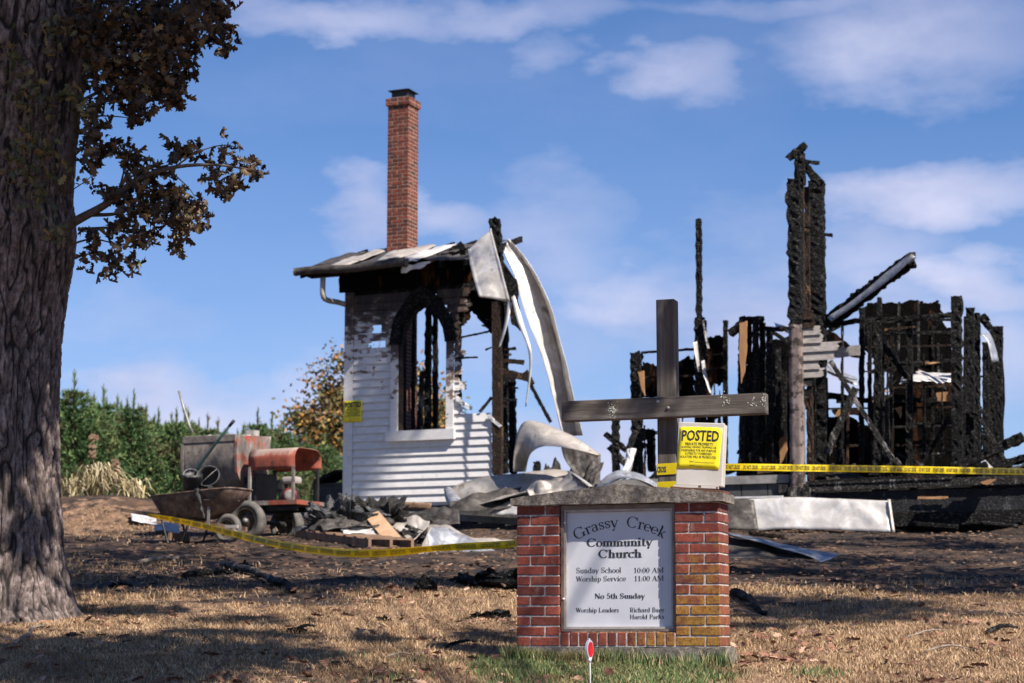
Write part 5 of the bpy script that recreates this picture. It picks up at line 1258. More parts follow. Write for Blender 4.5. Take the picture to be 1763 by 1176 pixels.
def heapv(c, r, h, seed, n=16, m_=24, sc=7, amp=.5):
    v = []; f = []
    for i in range(n+1):
        q = i/n*pi/2
        for k in range(m_):
            a = 2*pi*k/m_; d = Vector((cos(a)*sin(q), sin(a)*sin(q), cos(q))); k_ = 1+amp*fbm(d*1.0+Vector((seed,0,0)), 2.5, 4)
            v.append(Vector(c)+Vector((d.x*r*k_, d.y*r*k_, d.z*h*k_)))
    for i in range(n):
        for k in range(m_): k2 = (k+1)%m_; f.append((i*m_+k, (i+1)*m_+k, (i+1)*m_+k2, i*m_+k2))
    return v, f
M['tar'] = simple('black_dried_slurry', [(.3,(.012,.012,.012)),(.6,(.045,.043,.042)),(.78,(.2,.19,.18))], 22, .5, 0, .012)
v, f = heapv(WF.w(WX(345,850), .3, WZ(862)), .30, .16, 3); part('slurry', v, f, M['tar'], barrow)
v, f = timber('x', None, WQ(338, 842, -.04), WQ(352, 892, -.06), .05, .03, None, .5, face=WF.ey, step=.02, taper=.35); part('slurry_run', v, f, M['tar'], barrow, True)
def bucket(c, axis, r, h, mat, label):
    axis = Vector(axis).normalized()
    o = thing('bucket', label, 'bucket', Vector(c))
    part('pail', *lathe(c, axis, [(.001,.012),(r*.80,.012),(r*.82,0),(r*.85,0),(r*.97,h*.85),(r*1.03,h*.86),(r*1.03,h),(r*.96,h),(r*.94,h*.8),(r*.80,.015),(.001,.014)], 32), mat, o, True)
    a = axis.orthogonal().normalized(); b = axis.cross(a); pts = [Vector(c)+axis*(h*.86+.10*sin(t)*1.0)+(a*cos(t)+b*sin(t)*.35)*r*1.04 for t in np.linspace(0, pi, 12)]
    v, f = tubevf(pts, .004, 5); part('bail', v, f, M['bare_steel'], o, True); return o
M['pail_dark'] = simple('dirty_black_pail', [(.3,(.015,.015,.016)),(.6,(.055,.052,.05)),(.75,(.25,.235,.22))], 9, .5, 0, .003)
bucket(WQ(330, 850, .22), WF.ez+WF.ex*.12-WF.ey*.2, .135, .26, M['pail_dark'], 'dark mortar smeared bucket standing in the wheelbarrow below the shovel handle')
bucket(WQ(366, 838, .52), -WF.ey*.85+WF.ez*.45+WF.ex*.25, .155, .28, M['pail_dark'], 'black bucket tipped towards the viewer in the wheelbarrow, showing its opening')
sh = thing('shovel', 'shovel with dark green handle leaning out of the bucket in the wheelbarrow', 'shovel', WQ(338, 815, .3))
v, f = tubevf([WQ(335,822,.3), WQ(342,803,.3), WQ(368,768,.3), WQ(397,731,.3)], [.022,.021,.018,.018], 10)
M['green_handle'] = simple('dark_green_fibreglass', [(.3,(.01,.028,.024)),(.7,(.025,.06,.05))], 8, .35, 0, 0)
part('handle', v, f, M['green_handle'], sh, True)
v, f = tubevf([WQ(395,733.5,.3), WQ(403,724,.3)], [.021,.023], 10); part('grip', v, f, M['black_iron'], sh, True)
v, f = bevbox(WF, WQ(333, 832, .3), .22, .02, .26, .3, .008); part('blade', v, f, M['bare_steel'], sh)

# ------------------------------------------------------------------ barrier tape
M['tape'] = simple('yellow_barrier_tape', [(.3,(.82,.66,.008)),(.7,(.90,.75,.012))], 9, .35, 0, .001)
_t = M['tape'].node_tree; _tr = _t.nodes.new('ShaderNodeBsdfTranslucent'); _tr.inputs[0].default_value = (.9,.66,.01,1); _mx = _t.nodes.new('ShaderNodeMixShader'); _mx.inputs[0].default_value = .45
_out = [n_ for n_ in _t.nodes if n_.type == 'OUTPUT_MATERIAL'][0]; _t.links.new(_t.nodes['Principled BSDF'].outputs[0], _mx.inputs[1]); _t.links.new(_tr.outputs[0], _mx.inputs[2]); _t.links.new(_mx.outputs[0], _out.inputs[0])
def tape(name, path, widths, tilts, text, rep, label, th=.0008, n=220, u0=.0, wob=.006):
    pts = catmull(path, n); W = np.interp(np.linspace(0, 1, n), np.linspace(0, 1, len(widths)), widths); TL = np.interp(np.linspace(0, 1, n), np.linspace(0, 1, len(tilts)), tilts)
    s = [0]
    for a, b in zip(pts, pts[1:]): s.append(s[-1]+(b-a).length)
    def at(sv, t, lift=0):
        k = min(max(np.searchsorted(s, sv)-1, 0), n-2); q = (sv-s[k])/(s[k+1]-s[k]+1e-9)
        p = pts[k].lerp(pts[k+1], q); tg = (pts[k+1]-pts[k]).normalized(); up = Vector((0,0,1)); out = tg.cross(up).normalized()
        if out.y > 0: out = -out
        w = W[k]+(W[k+1]-W[k])*q; an = radians(TL[k])
        wv = up*cos(an)+out*sin(an); nr = out*cos(an)-up*sin(an)
        return p+wv*(t-.5)*w+nr*(lift+wob*mn.noise(Vector((sv*1.6, t*2, 0)))+.35*w*.12*sin(t*pi))
    v = []; f = []; nv = 4; N2 = n*2
    for back in (0, 1):
        for i in range(N2):
            for j in range(nv+1): v.append(at(s[-1]*i/(N2-1), j/nv, -back*th))
    b_ = N2*(nv+1)
    for i in range(N2-1):
        for j in range(nv):
            a = i*(nv+1)+j; f.append((a, a+nv+1, a+nv+2, a+1)); f.append((b_+a, b_+a+1, b_+a+nv+2, b_+a+nv+1))
    o = single(name, v, f, M['tape'], label, 'barrier tape', True)
    V, F = fonttext(text, .02); x = u0
    while x+rep*.8 < s[-1]:
        part('lettering', [at(x+a*rep*.8, .22+b*.56, .0012) for a, b in V], F, M['ink'], o); x += rep
    return o
tape('caution_tape', [P(*q) for q in ((255,887,26.2),(300,895,25.6),(360,908,24.7),(430,926,23.6),(500,941,22.7),(560,949,22.0),(620,953,21.5),(680,951,21.0),(740,945,20.6),(800,941,20.3),(860,938,20.0),(893,934,19.6),(1000,912,17.2),(1130,845,13.97))],
     [.05,.07,.08,.085,.085,.085,.085,.08,.07,.075,.075,.07,.07,.07], [35,20,8,0,0,0,5,15,35,10,0,0,0,0], 'CAUTION DO NOT ENTER', .33, 'yellow caution tape sagging from the wheelbarrow to the brick sign')
tape('barrier_tape', [P(*q) for q in ((1164,805,13.75),(1256,804,14.6),(1400,806,15.8),(1550,808,17.2),(1763,812,19.5),(1950,814,22))], [.05,.052,.056,.06,.066,.07], [10,15,0,10,0,0], 'DO NOT CROSS', .30, 'yellow barrier tape stretched right from the cross in front of the burnt church')
def band(yc, h, txt, label):
    zc = CF.loc(CF.hit(1146, yc)).z; x0 = pt.x-pw/2-.002; x1 = pt.x+pw/2+.002; y0 = -.0025; y1 = pw+.002; loop = [(x0,y0),(x1,y0),(x1,y1),(x0,y1)]
    v = []; f = []
    for (dz, g) in ((-h/2,0),(h/2,0),(h/2,.0012),(-h/2,.0012)):
        for i, (x, y) in enumerate(loop):
            sx = -1 if i in (0,3) else 1; sy = -1 if i in (0,1) else 1
            v.append(CF.w(x+sx*g, y+sy*g, zc+dz+(.004 if i in (1,2) else 0)))
    for r_ in range(4):
        for k in range(4): k2 = (k+1)%4; r2 = (r_+1)%4; f.append((r_*4+k, r_*4+k2, r2*4+k2, r2*4+k))
    o = single('barrier_tape', v, f, M['tape'], label, 'barrier tape')
    if txt:
        V, F = fonttext(txt, .03); part('lettering', [CF.w(x0+.002+a*pw*.48, y0-.0022, zc-h*.30+b*h*.56) for a, b in V], F, M['ink'], o)
band(808, .076, 'CROSS', 'yellow tape wrapped round the post of the cross, reading CROSS'); band(836, .05, '', 'second yellow tape band low on the post of the cross, behind the cap')
# notice on the chapel corner
nf = curled_sheet(lambda u, v, b: BF.w(QX(594.5)+u*(QX(626)-QX(594.5))+.002, -.038-.004*abs(sin(u*5+v*3))-(.0015 if b == 0 else 0)-.0012*max(b,0), QZ(610,727)+v*(QZ(610,690)-QZ(610,727))), chapel, M['yellow'], 'tmp')
nm = nf.data; bpy.data.objects.remove(nf)
nobj = bpy.data.objects.new('notice', nm); COL.objects.link(nobj); nobj.location = ORG['burnt_chapel_wing']; ORG[nobj.name] = ORG['burnt_chapel_wing'].copy()
tagit(nobj, 'yellow POSTED notice stuck on the corner board of the white wall', 'notice')
notice_lines(lambda u, v, l: BF.w(QX(594.5)+u*(QX(626)-QX(594.5))+.002, -.047-.001*l, QZ(610,727)+v*(QZ(610,690)-QZ(610,727))), nobj, .022)

# ------------------------------------------------------------------ rubble in front of the chapel
pa, pb_ = G(508, 927), G(634, 945); az = atan2(-(pb_-pa).y, (pb_-pa).x); PFm = Frame(pa, az); PL = PFm.loc(pb_).x; zl = PFm.loc(pb_).z/PL
pallet = thing('wooden_pallet', 'brown wooden pallet loaded with black burnt rubbish', 'pallet', pa)
def pbox(x0,x1,y0,y1,z0,z1): 
    v, f = PFm.box(x0,x1,y0,y1,z0,z1); return [p+Vector((0,0,zl*PFm.loc(p).x)) for p in v], f
PW = .62
for y in (0, PW/2-.02, PW-.04): part('stringer', *pbox(0, PL, y, y+.04, .02, .115), M['old_wood'], pallet)
for i in range(8): x = i*(PL-.1)/7; part('deck_board', *pbox(x, x+.085, -.01, PW+.01, .116, .135), M['old_wood'], pallet)
for i in range(3): x = i*(PL-.1)/2; part('bottom_board', *pbox(x, x+.09, -.01, PW+.01, .0, .019), M['old_wood'], pallet)
M['tarp'] = simple('melted_black_rubbish', [(.35,(.010,.010,.011)),(.6,(.03,.03,.032)),(.78,(.10,.10,.105))], 7, .38, 0, .015)
def blob(name, px, py, Y, rx, ry, h, mat, label, cat, seed, amp=.9):
    c = P(px, py, Y); v, f = heapv((0,0,0), 1, 1, seed, 34, 60, 3, amp)
    v = [c+Vector((p.x*rx, p.y*ry, p.z*h)) for p in v]; v = [p+Vector((fbm(p,6,3), 0, fbm(p+Vector((5,0,0)),6,4)))*.09 for p in v]
    return single(name, v, f, mat, label, cat)
blob('burnt_rubbish', 588, 912, 26.8, .44, .32, .27, M['tarp'], 'black melted rubbish heaped on the left end of the pallet', 'debris', 2)
blob('burnt_rubbish', 650, 905, 27.2, .56, .40, .29, M['ash'], 'charred crumbly heap behind the pale plank', 'debris', 9)
blob('burnt_rubbish', 690, 930, 26.3, .36, .28, .12, M['ash'], 'ash and scraps lying at the foot of the pale plank', 'debris', 14, .6)
def SY(name, A, B, mat, label, **k): return loft(name, None, [P(*q) for q in A], [P(*q) for q in B], mat, k.pop('nu', 26), k.pop('nv', 14), label=label, ribs=k.pop('ribs', (.0,.4,.8)), **k)
SY('tarpaulin', [(522,915,26.6),(545,893,26.9),(575,880,27.0),(600,876,27.0)], [(560,921,26.2),(578,914,26.3),(600,905,26.5),(628,900,26.6)], 'sheet_dark', 'black stiffened sheet draped over the pallet rubbish', crum=.10, fold=.05, tl='tarpaulin')
SY('crumpled_sheet', [(660,900,26.8),(690,888,26.9),(715,882,26.8),(741,888,26.7)], [(662,938,25.9),(690,945,25.8),(715,930,25.9),(738,902,26.2)], 'sheet_grey', 'crumpled grey sheet between the pale plank and the foundation', crum=.16, fold=-.06)
SY('crumpled_sheet', [(586,910,26.1),(615,903,26.3),(650,908,26.2)], [(592,922,25.9),(620,918,26.0),(652,922,25.9)], 'sheet_white', 'white scorched scrap lying on top of the pallet deck', crum=.05)
SY('bent_sheet', [(742,908,24.6),(762,903,24.8),(800,918,24.8),(850,945,24.6),(884,958,24.4)], [(713,972,23.6),(755,974,23.6),(795,972,23.7),(835,966,23.8),(884,960,24.2)], 'sheet_blue', 'tent shaped grey sheet lying on the ground left of the brick sign', crum=.09, fold=-.16, nu=40)
SY('sheet_end', [(742,908,24.6),(726,935,24.1),(712,971,23.6)], [(744,908,24.9),(748,940,24.6),(742,974,24.2)], 'sheet_grey', 'triangular turned up end of the tent shaped sheet', crum=.03)
SY('long_strip', [(716,906,27.4),(760,905,27.0),(812,924,26.6),(890,932,26.4)], [(720,912,27.0),(762,914,26.6),(812,933,26.2),(890,938,26.2)], 'sheet_grey', 'long narrow strip of roofing reaching back to the foundation', crum=.05, fold=.04)
v, f = bevbox(TF, (0,0,0), 1, 1, 1) if False else (None, None)
def plank(name, a, b, w, th, mat, label, cat='plank', nrm=None):
    a = Vector(a); b = Vector(b); ax = (b-a).normalized(); sd_ = ax.cross(nrm or Vector((0,-1,.5))).normalized(); n_ = sd_.cross(ax).normalized()
    t_ = TF(); t_.ex, t_.ey, t_.ez = ax, sd_, n_
    v, f = bevbox(t_, (a+b)/2, (b-a).length, w, th, 0, .003); return single(name, v, f, mat, label, cat)
plank('plank', P(640, 886, 26.6), P(688, 942, 25.5), .20, .035, M['pale_plank'], 'clean pale plank leaning over the edge of the pallet')
p = P(736, 938, 26.4); v, f = heapv((0,0,0), 1, 1, 31, 12, 20, 3, .5); single('stone', [p+Vector((q.x*.11, q.y*.1, q.z*.17)) for q in v], f, M['pale_plank'] if False else simple('tan_stone', [(.3,(.22,.15,.09)),(.7,(.42,.31,.21))], 9, .9, 0, .01), 'rounded tan stone behind the tent shaped sheet', 'stone', True)
SY('narrow_sheet', [(1255,912,21.8),(1310,925,21.6),(1380,940,21.3),(1446,950,21.0)], [(1255,918,21.4),(1310,934,21.2),(1385,955,20.9),(1412,967,20.8)], 'sheet_blue', 'tapering grey strip of sheet metal lying on the burnt ground right of the sign', crum=.03, nv=4)
SY('black_sheet', [(1250,918,21.8),(1320,935,21.6),(1400,958,21.2)], [(1250,960,20.9),(1310,962,20.9),(1400,964,20.9)], 'sheet_dark', 'black underside flap below the tapering strip right of the sign', crum=.04)
for (px, py, Y, rx, ry, h, lab) in ((880,880,31.6,1.25,.5,.42,'black charred debris heaped under the rolled roof panel'),(1060,880,31.2,1.1,.5,.45,'black charred debris heaped behind the sign cap'),(960,850,32.6,1.0,.5,.75,'charred heap behind the arched sheet')):
    c = P(px, py, Y); heap('burnt_debris', c.x, c.y, rx, ry, h, M['ash'], lab, px, n=26, rough=.6)
for (a0,b0,a1,b1,Y,w_,mt,lab) in ((560,905,610,918,26.6,.06,'char','charred lath sticking out of the pallet load'),(600,872,655,868,27.6,.08,'char_brown','scorched board end on top of the rubbish heap'),(650,868,742,872,29.5,.10,'old_wood','brown board lying below the clapboards'),
    (700,905,760,930,26.4,.05,'char_grey','ashy lath beside the tan stone'),(790,935,884,948,25.4,.07,'char','charred lath behind the tent shaped sheet'),(820,868,890,858,29.8,.08,'char','black board under the rolled roof panel'),
    (1050,770,1078,800,31,.10,'char_grey','short ashy post end left of the twisted sheet'),(1290,918,1350,925,27.5,.06,'char_brown','scorched lath in front of the large white sheet'),(1575,902,1650,908,28.3,.07,'char','charred piece lying below the foundation beam'),(1690,900,1752,906,28.0,.05,'char_grey','ashy lath on the soil bank at the far right')):
    v, f = timber('x', None, P(a0,b0,Y), P(a1,b1,Y-.3), w_, .04, None, .3); single('burnt_board', v, f, M[mt], lab, 'board', True)
for A, B, mt, lab in (([(700,880,27.6),(740,872,27.6),(790,880,27.4)],[(705,915,27.0),(745,905,27.0),(792,902,27.0)],'sheet_dark','dark crumpled sheet under the pale concrete edge'),
    ([(770,862,29.8),(830,846,29.8),(900,836,29.8)],[(775,886,29.4),(835,878,29.3),(905,872,29.3)],'sheet_dark','sooty crumpled sheet showing below the rolled roof panel'),
    ([(905,838,29.4),(940,822,29.4),(985,818,29.4)],[(915,862,29.0),(950,852,29.0),(1000,850,29.0)],'sheet_grey','brownish bent sheet left of the folded panel'),
    ([(1000,838,29.8),(1015,800,30.0),(1028,788,30.2)],[(1022,842,29.6),(1034,812,29.8),(1040,796,30.0)],'sheet_dark','dark sheet standing on end between the arched sheet and the charred posts'),
    ([(545,900,26.4),(590,884,26.6),(640,880,26.6)],[(560,914,26.0),(600,905,26.1),(645,900,26.2)],'sheet_dark','black folded sheet over the middle of the pallet load')):
    SY('burnt_sheet', A, B, mt, lab, crum=.14)
# air conditioner and slumped dark board left of the wing
ac = thing('air_conditioner', 'dark air conditioning unit standing behind the left corner of the white wall', 'air conditioner', Q(565, 878, 1.0))
AX0, AX1 = QX(539,855,1.0), QX(594,855,1.0); AZ0, AZ1 = BF.loc(Q(565,882,1)).z-.1, BF.loc(Q(565,835,1)).z
part('case', *BF.box(AX0, AX1, 1.0, 1.6, AZ0, AZ1), M['black_iron'], ac)
nl = 11
for i in range(nl): z = AZ0+.12+(AZ1-AZ0-.16)*i/nl; part('louvre', *BF.box(AX0+.03, AX1-.03, .985, .998, z, z+.018), M['block'], ac)
part('top_cover', *BF.box(AX0-.01, AX1+.01, .985, 1.61, AZ1+.001, AZ1+.03), M['block'], ac)
v, f = timber('x', None, Q(552, 832, 1.1), Q(594, 812, 1.1), .07, .5, None, .2); single('burnt_board', v, f, M['char'], 'charred board resting on top of the air conditioner', 'board')

# ------------------------------------------------------------------ sticks, logs and charred bits on the lawn
M['bark_grey'] = simple('grey_twig_bark', [(.3,(.10,.075,.06)),(.7,(.30,.24,.19))], 20, .9, 0, .004)
def stick(px0, py0, px1, py1, r, mat, label, name='stick', cat='stick', wob=.06, up=.01):
    a, b = G(px0, py0), G(px1, py1); pts = []
    for i in range(9):
        t = i/8; p = a.lerp(b, t); p = p+Vector((mn.noise(p*3)*wob, mn.noise(p*3+Vector((4,0,0)))*wob, 0)); pts.append(Vector((p.x, p.y, gzf(p.x, p.y)+r*.6+up*sin(pi*t)*3)))
    v, f = tubevf(catmull(pts, 24), [r*(1-.5*i/23)*(1+.25*mn.noise(Vector((i*.7, px0, 0)))) for i in range(24)], 7)
    v = [q+Vector((0,0,1))*fbm(q, 14, 2)*r*.5 for q in v]
    return single(name, v, f, M[mat], label, cat, True)
stick(238,972,312,966,.03,'bark_grey','pale forked branch lying on the burnt strip behind the oak'); stick(300,968,330,960,.015,'bark_grey','thin end of the pale branch behind the oak, pointing right')
stick(384,976,492,1012,.045,'char_grey','charred log lying diagonally on the lawn left of centre','log','log'); stick(468,1006,506,1024,.04,'char','black broken log end below the charred log','log','log')
stick(318,996,400,990,.04,'char','low charred branch left of the diagonal log'); stick(22,1112,78,1080,.016,'bark_grey','pale grey stick in front of the oak trunk')
stick(1262,1026,1315,1062,.045,'char','blackened branch just right of the brick sign'); stick(1262,1050,1330,1075,.010,'bark_grey','thin pale twig in front of the blackened branch right of the sign')
stick(502,1088,540,1084,.016,'char','small black stick in the lit grass at left centre'); stick(655,1134,712,1132,.008,'bark_grey','thin pale twig left of the green grass')
stick(1590,1124,1668,1120,.010,'bark_grey','thin twig near the lower right corner'); stick(1560,1100,1640,1088,.008,'bark_grey','thin curved twig in the lit grass at right'); stick(760,1120,830,1108,.014,'char','dark twig in the brown patch left of the sign')
stick(1700,1095,1763,1085,.02,'char','dark branch end at the right edge of the view')
for (px, py, rx, h, lab) in ((733,1020,.11,.10,'black charred stump block on the lawn left of the sign'),(662,1070,.05,.04,'small charcoal lump beside the brown leaves'),(512,1090,.10,.03,'flat charcoal chip in the bright grass'),(846,1065,.16,.05,'charcoal scraps close to the left pillar of the sign'),
                            (420,985,.10,.08,'charcoal lump near the top end of the charred log'),(205,1010,.10,.04,'charcoal lump right of the oak root'),(590,1148,.09,.03,'dark charcoal chip near the bottom edge'),(860,1012,.38,.16,'wide dark mound of burnt bark left of the sign')):
    p = G(px, py); v, f = heapv((0,0,0), 1, 1, px, 12, 20, 3, 1.0); v = [p+Vector((q.x*rx, q.y*rx*.6, q.z*h-.01)) for q in v]
    v = [q+Vector((fbm(q,20,3), fbm(q+Vector((3,0,0)),20,3), fbm(q+Vector((0,3,0)),20,3)))*.03 for q in v]; single('charcoal_lump', v, f, M['char'], lab, 'charcoal')
# uncountable char crumbs, straw scraps and stones over the burnt slope
def crumbs(n, y0, y1, smin, smax, mat, label, seed, cond):
    Y = y0+(y1-y0)*RNG.random(n); X = (RNG.random(n)*2-1)*(Y*.27+.5); k = cond(X, Y); X = X[k]; Y = Y[k]; Z = gz(X, Y)+.02; n = len(X)
    base = np.array([[-1,-1,0],[1,-1,0],[1,1,0],[-1,1,0],[-.6,-.6,1],[.6,-.6,1],[.6,.6,1],[-.6,.6,1]], float)*.5
    fc = np.array([[0,1,5,4],[1,2,6,5],[2,3,7,6],[3,0,4,7],[4,5,6,7]])
    s = RNG.uniform(smin, smax, (n,1,3))*np.array([1.6,.8,.5]); a = RNG.uniform(0, 2*pi, n); jit = RNG.uniform(.6, 1.4, (n,8,3))
    b = base[None]*s*jit; c_, s_ = np.cos(a)[:,None], np.sin(a)[:,None]
    v = np.stack([b[...,0]*c_-b[...,1]*s_+X[:,None], b[...,0]*s_+b[...,1]*c_+Y[:,None], b[...,2]+Z[:,None]-.004], -1).reshape(-1,3)
    f = (fc[None]+np.arange(n)[:,None,None]*8).reshape(-1,4)
    o = bpy.data.objects.new('debris_scatter', mkmesh('debris_scatter', v, f, mat)); COL.objects.link(o); tagit(o, label, 'debris', None, 'stuff')
crumbs(5000, 18.5, 31, .008, .04, M['char'], 'black char crumbs strewn over the burnt slope', 1, lambda X, Y: burnv(X, Y) > .35)
crumbs(700, 17.5, 31, .008, .03, M['char_grey'], 'grey ash flakes strewn over the burnt slope', 2, lambda X, Y: burnv(X, Y) > .3)
crumbs(2600, 16, 31, .012, .05, M['old_wood'], 'brown bark and wood chips on the slope', 2, lambda X, Y: burnv(X, Y) > .15)

# ------------------------------------------------------------------ leaves
def leaf_mat(name, cols, trans=.25):
    m = NT(name); c = m.ramp(m.island(), cols); m.col(c).rough(.62)
    return m.m
M['oak_leaf'] = leaf_mat('brown_oak_leaf', [(0,(.018,.011,.006)),(.55,(.042,.025,.013)),(.85,(.10,.062,.030)),(.96,(.20,.135,.06)),(1,(.06,.07,.02))])
M['oak_leaf_green'] = leaf_mat('green_brown_oak_leaf', [(0,(.03,.04,.012)),(.4,(.07,.075,.022)),(.7,(.13,.085,.04)),(1,(.16,.14,.04))])
M['litter'] = leaf_mat('fallen_leaf', [(0,(.05,.02,.012)),(.4,(.13,.05,.028)),(.75,(.26,.12,.07)),(1,(.42,.27,.18))])
def oak_leaf():
    L = [(0,0),(.05,.12),(.20,.20),(.10,.33),(.30,.46),(.13,.55),(.33,.72),(.14,.78),(.15,.92),(0,1.0)]
    o = L+[(-x, y) for x, y in reversed(L[1:-1])]; n = len(o); v = [(x, y, -.28*x*x*4+.10*sin(y*5)) for x, y in o]+[(0,.5,.10*sin(2.5)+.02)]
    return np.array(v), np.array([[i, (i+1) % n, n] for i in range(n)])
LV, LF = oak_leaf()
LV4 = np.array([(0,0,0),(.26,.35,.05),(.24,.7,-.03),(0,1,.05),(-.24,.7,-.03),(-.26,.35,.05)]); LF4 = np.array([[0,1,5],[1,2,4],[1,4,5],[2,3,4]])
def rots(n, droop=.0, rng=RNG):
    d = rng.normal(size=(n,3)); d[:,2] -= droop; d /= np.linalg.norm(d, axis=1)[:,None]
    r = rng.normal(size=(n,3)); x = np.cross(d, r); x /= np.linalg.norm(x, axis=1)[:,None]; z = np.cross(x, d)
    return np.stack([x, d, z], 2)
def scatter(pos, scl, tv, tf_, droop=.4):
    n = len(pos); Rm = rots(n, droop); v = np.einsum('nij,kj->nki', Rm, tv)*np.asarray(scl).reshape(-1,1,1)+pos[:,None,:]
    f = tf_[None]+np.arange(n)[:,None,None]*len(tv); return v.reshape(-1,3), f.reshape(-1, tf_.shape[1])
# leaf litter
n = 1100; Y = 11.2+11*RNG.random(n)**1.4; X = (RNG.random(n)*2-1)*(Y*.27+.4)
cl = RNG.integers(0, 26, n); cy = 11.4+10*RNG.random(26)**1.3; cx = (RNG.random(26)*2-1)*(cy*.26); mk = RNG.random(n) < .5
X[mk] = (cx[cl]+RNG.normal(0,.22,n))[mk]; Y[mk] = (cy[cl]+RNG.normal(0,.22,n))[mk]
pos = np.stack([X, Y, gz(X, Y)+.045], 1); v, f = scatter(pos, RNG.uniform(.06,.13,n), LV, LF, 0)
v[:,2] = gz(v[:,0], v[:,1])+.02+np.clip((v[:,2]-gz(v[:,0], v[:,1])-.02)*.5, -.005, .05)
o = bpy.data.objects.new('leaf_litter', mkmesh('leaf_litter', v, f, M['litter'])); COL.objects.link(o); tagit(o, 'fallen brown oak leaves scattered over the lawn', 'leaves', None, 'stuff')

# ------------------------------------------------------------------ oak tree at the left
def bark_mat():
    m = NT('furrowed_oak_bark'); p = m.pos(); at = m.n('ShaderNodeAttribute', attribute_name='crack').outputs['Fac']
    n = m.noise(m.mapv(p,(1,1,.4)), 18, 8, .75)
    c = m.ramp(n, [(.34,(.028,.019,.016)),(.5,(.12,.088,.077)),(.66,(.32,.255,.235))])
    c = m.mix(m.ramp(at, [(.18, 1.0), (.62, 0.0)]), c, (.010,.007,.006))
    c = m.mix(m.ramp(m.noise(p, 2.2, 5, .7), [(.58,0.0),(.75,.35)]), c, (.16,.13,.08))
    m.col(c).rough(.92); m.bump(n, .012, .9); m.bump(m.noise(m.mapv(p,(1,1,.3)), 60, 4, .6), .003, .8); return m.m
M['bark'] = bark_mat()
OY = 16.35
ob_ = P(-14, 1060, OY); oz = gzf(ob_.x, ob_.y)
oak = thing('oak_tree', 'large old oak with furrowed grey bark and hanging brown leaves at the left edge', 'tree', (ob_.x, ob_.y, oz-.05))
prof_px = [(1075,-16,156),(1050,-15,141),(1010,-14,136),(950,-14,127),(850,-13,121),(700,-10,115),(600,-8,116),(520,-6,122),(450,-4,132),(400,-4,136),(340,-4,128),(250,-2,132),(150,0,140),(50,4,146),(0,6,150),(-120,8,150),(-300,8,140),(-600,10,110),(-900,10,80)]
pz = np.array([P(a[1], a[0], OY).z for a in prof_px]); pxx = np.array([P(a[1], a[0], OY).x for a in prof_px]); pr = np.array([a[2]*OY/FPX for a in prof_px])
zz = np.concatenate([np.arange(pz[0]-.25, 5.9, .017), np.arange(5.95, pz[-1], .12)]); nr = 380; v = np.zeros((len(zz), nr, 3)); ck_ = np.zeros((len(zz), nr))
th = np.arange(nr)/nr*2*pi
for i, z in enumerate(zz):
    r0 = np.interp(z, pz, pr); cx_ = np.interp(z, pz, pxx)
    for k in range(nr):
        a = th[k]; u = Vector((cos(a)*r0*1.0, sin(a)*r0*1.0, z*.34))
        wq = mn.noise(Vector((cos(a)*1.4, sin(a)*1.4, z*1.1)))*.22
        if z < 5.9 and (sin(a) < .45):
            wx = mn.noise(Vector((u.x*5, u.y*5, z*3.0)))*.9; c1 = abs(mn.noise(Vector((u.x*13+wx, u.y*13-wx, z*1.9+wx)))); c2 = abs(mn.noise(Vector((u.x*23-wx, u.y*23+wx, z*4.2)))); c_ = min(1, c1*5.0, c2*4.2+.22, abs(mn.noise(Vector((u.x*9, u.y*9, z*11+wx*3))))*5+.35)
            fine = mn.noise(Vector((u.x*40, u.y*40, z*10)))+.6*mn.noise(Vector((u.x*75, u.y*75, z*24)))
        else: c_ = .6; fine = 0
        lob = .07*mn.noise(Vector((cos(a)*1.2, sin(a)*1.2, z*.35)))+(.13*max(0, 1-(z-pz[0])/.55)**2)*abs(sin(a*2.5+.6))
        r = r0*(1+lob)+(.036*(max(c_,0)**.6)-.034)+fine*.006
        v[i,k] = (cx_+cos(a)*r, OY+sin(a)*r, z); ck_[i,k] = c_
idx = np.arange(len(zz)*nr).reshape(len(zz), nr); i2 = np.roll(idx, -1, 1)
f = np.stack([idx[:-1].ravel(), i2[:-1].ravel(), i2[1:].ravel(), idx[1:].ravel()], 1)
tr = part('trunk', v.reshape(-1,3), f, M['bark'], oak, True)
a_ = tr.data.attributes.new('crack', 'FLOAT', 'POINT'); a_.data.foreach_set('value', ck_.ravel().astype(np.float32))
M['twig'] = simple('dark_twig_bark', [(.3,(.03,.022,.017)),(.7,(.10,.075,.06))], 20, .9, 0, .003)
def branch(pts, r0, r1, par=oak, name='branch', n=26):
    pts = catmull(pts, n); v, f = tubevf(pts, [r0+(r1-r0)*(i/(n-1))**.8 for i in range(n)], 8)
    return part(name, v, f, M['twig'], par, True), pts
OB = lambda px, py, d=0: P(px, py, OY+d)
brs = []
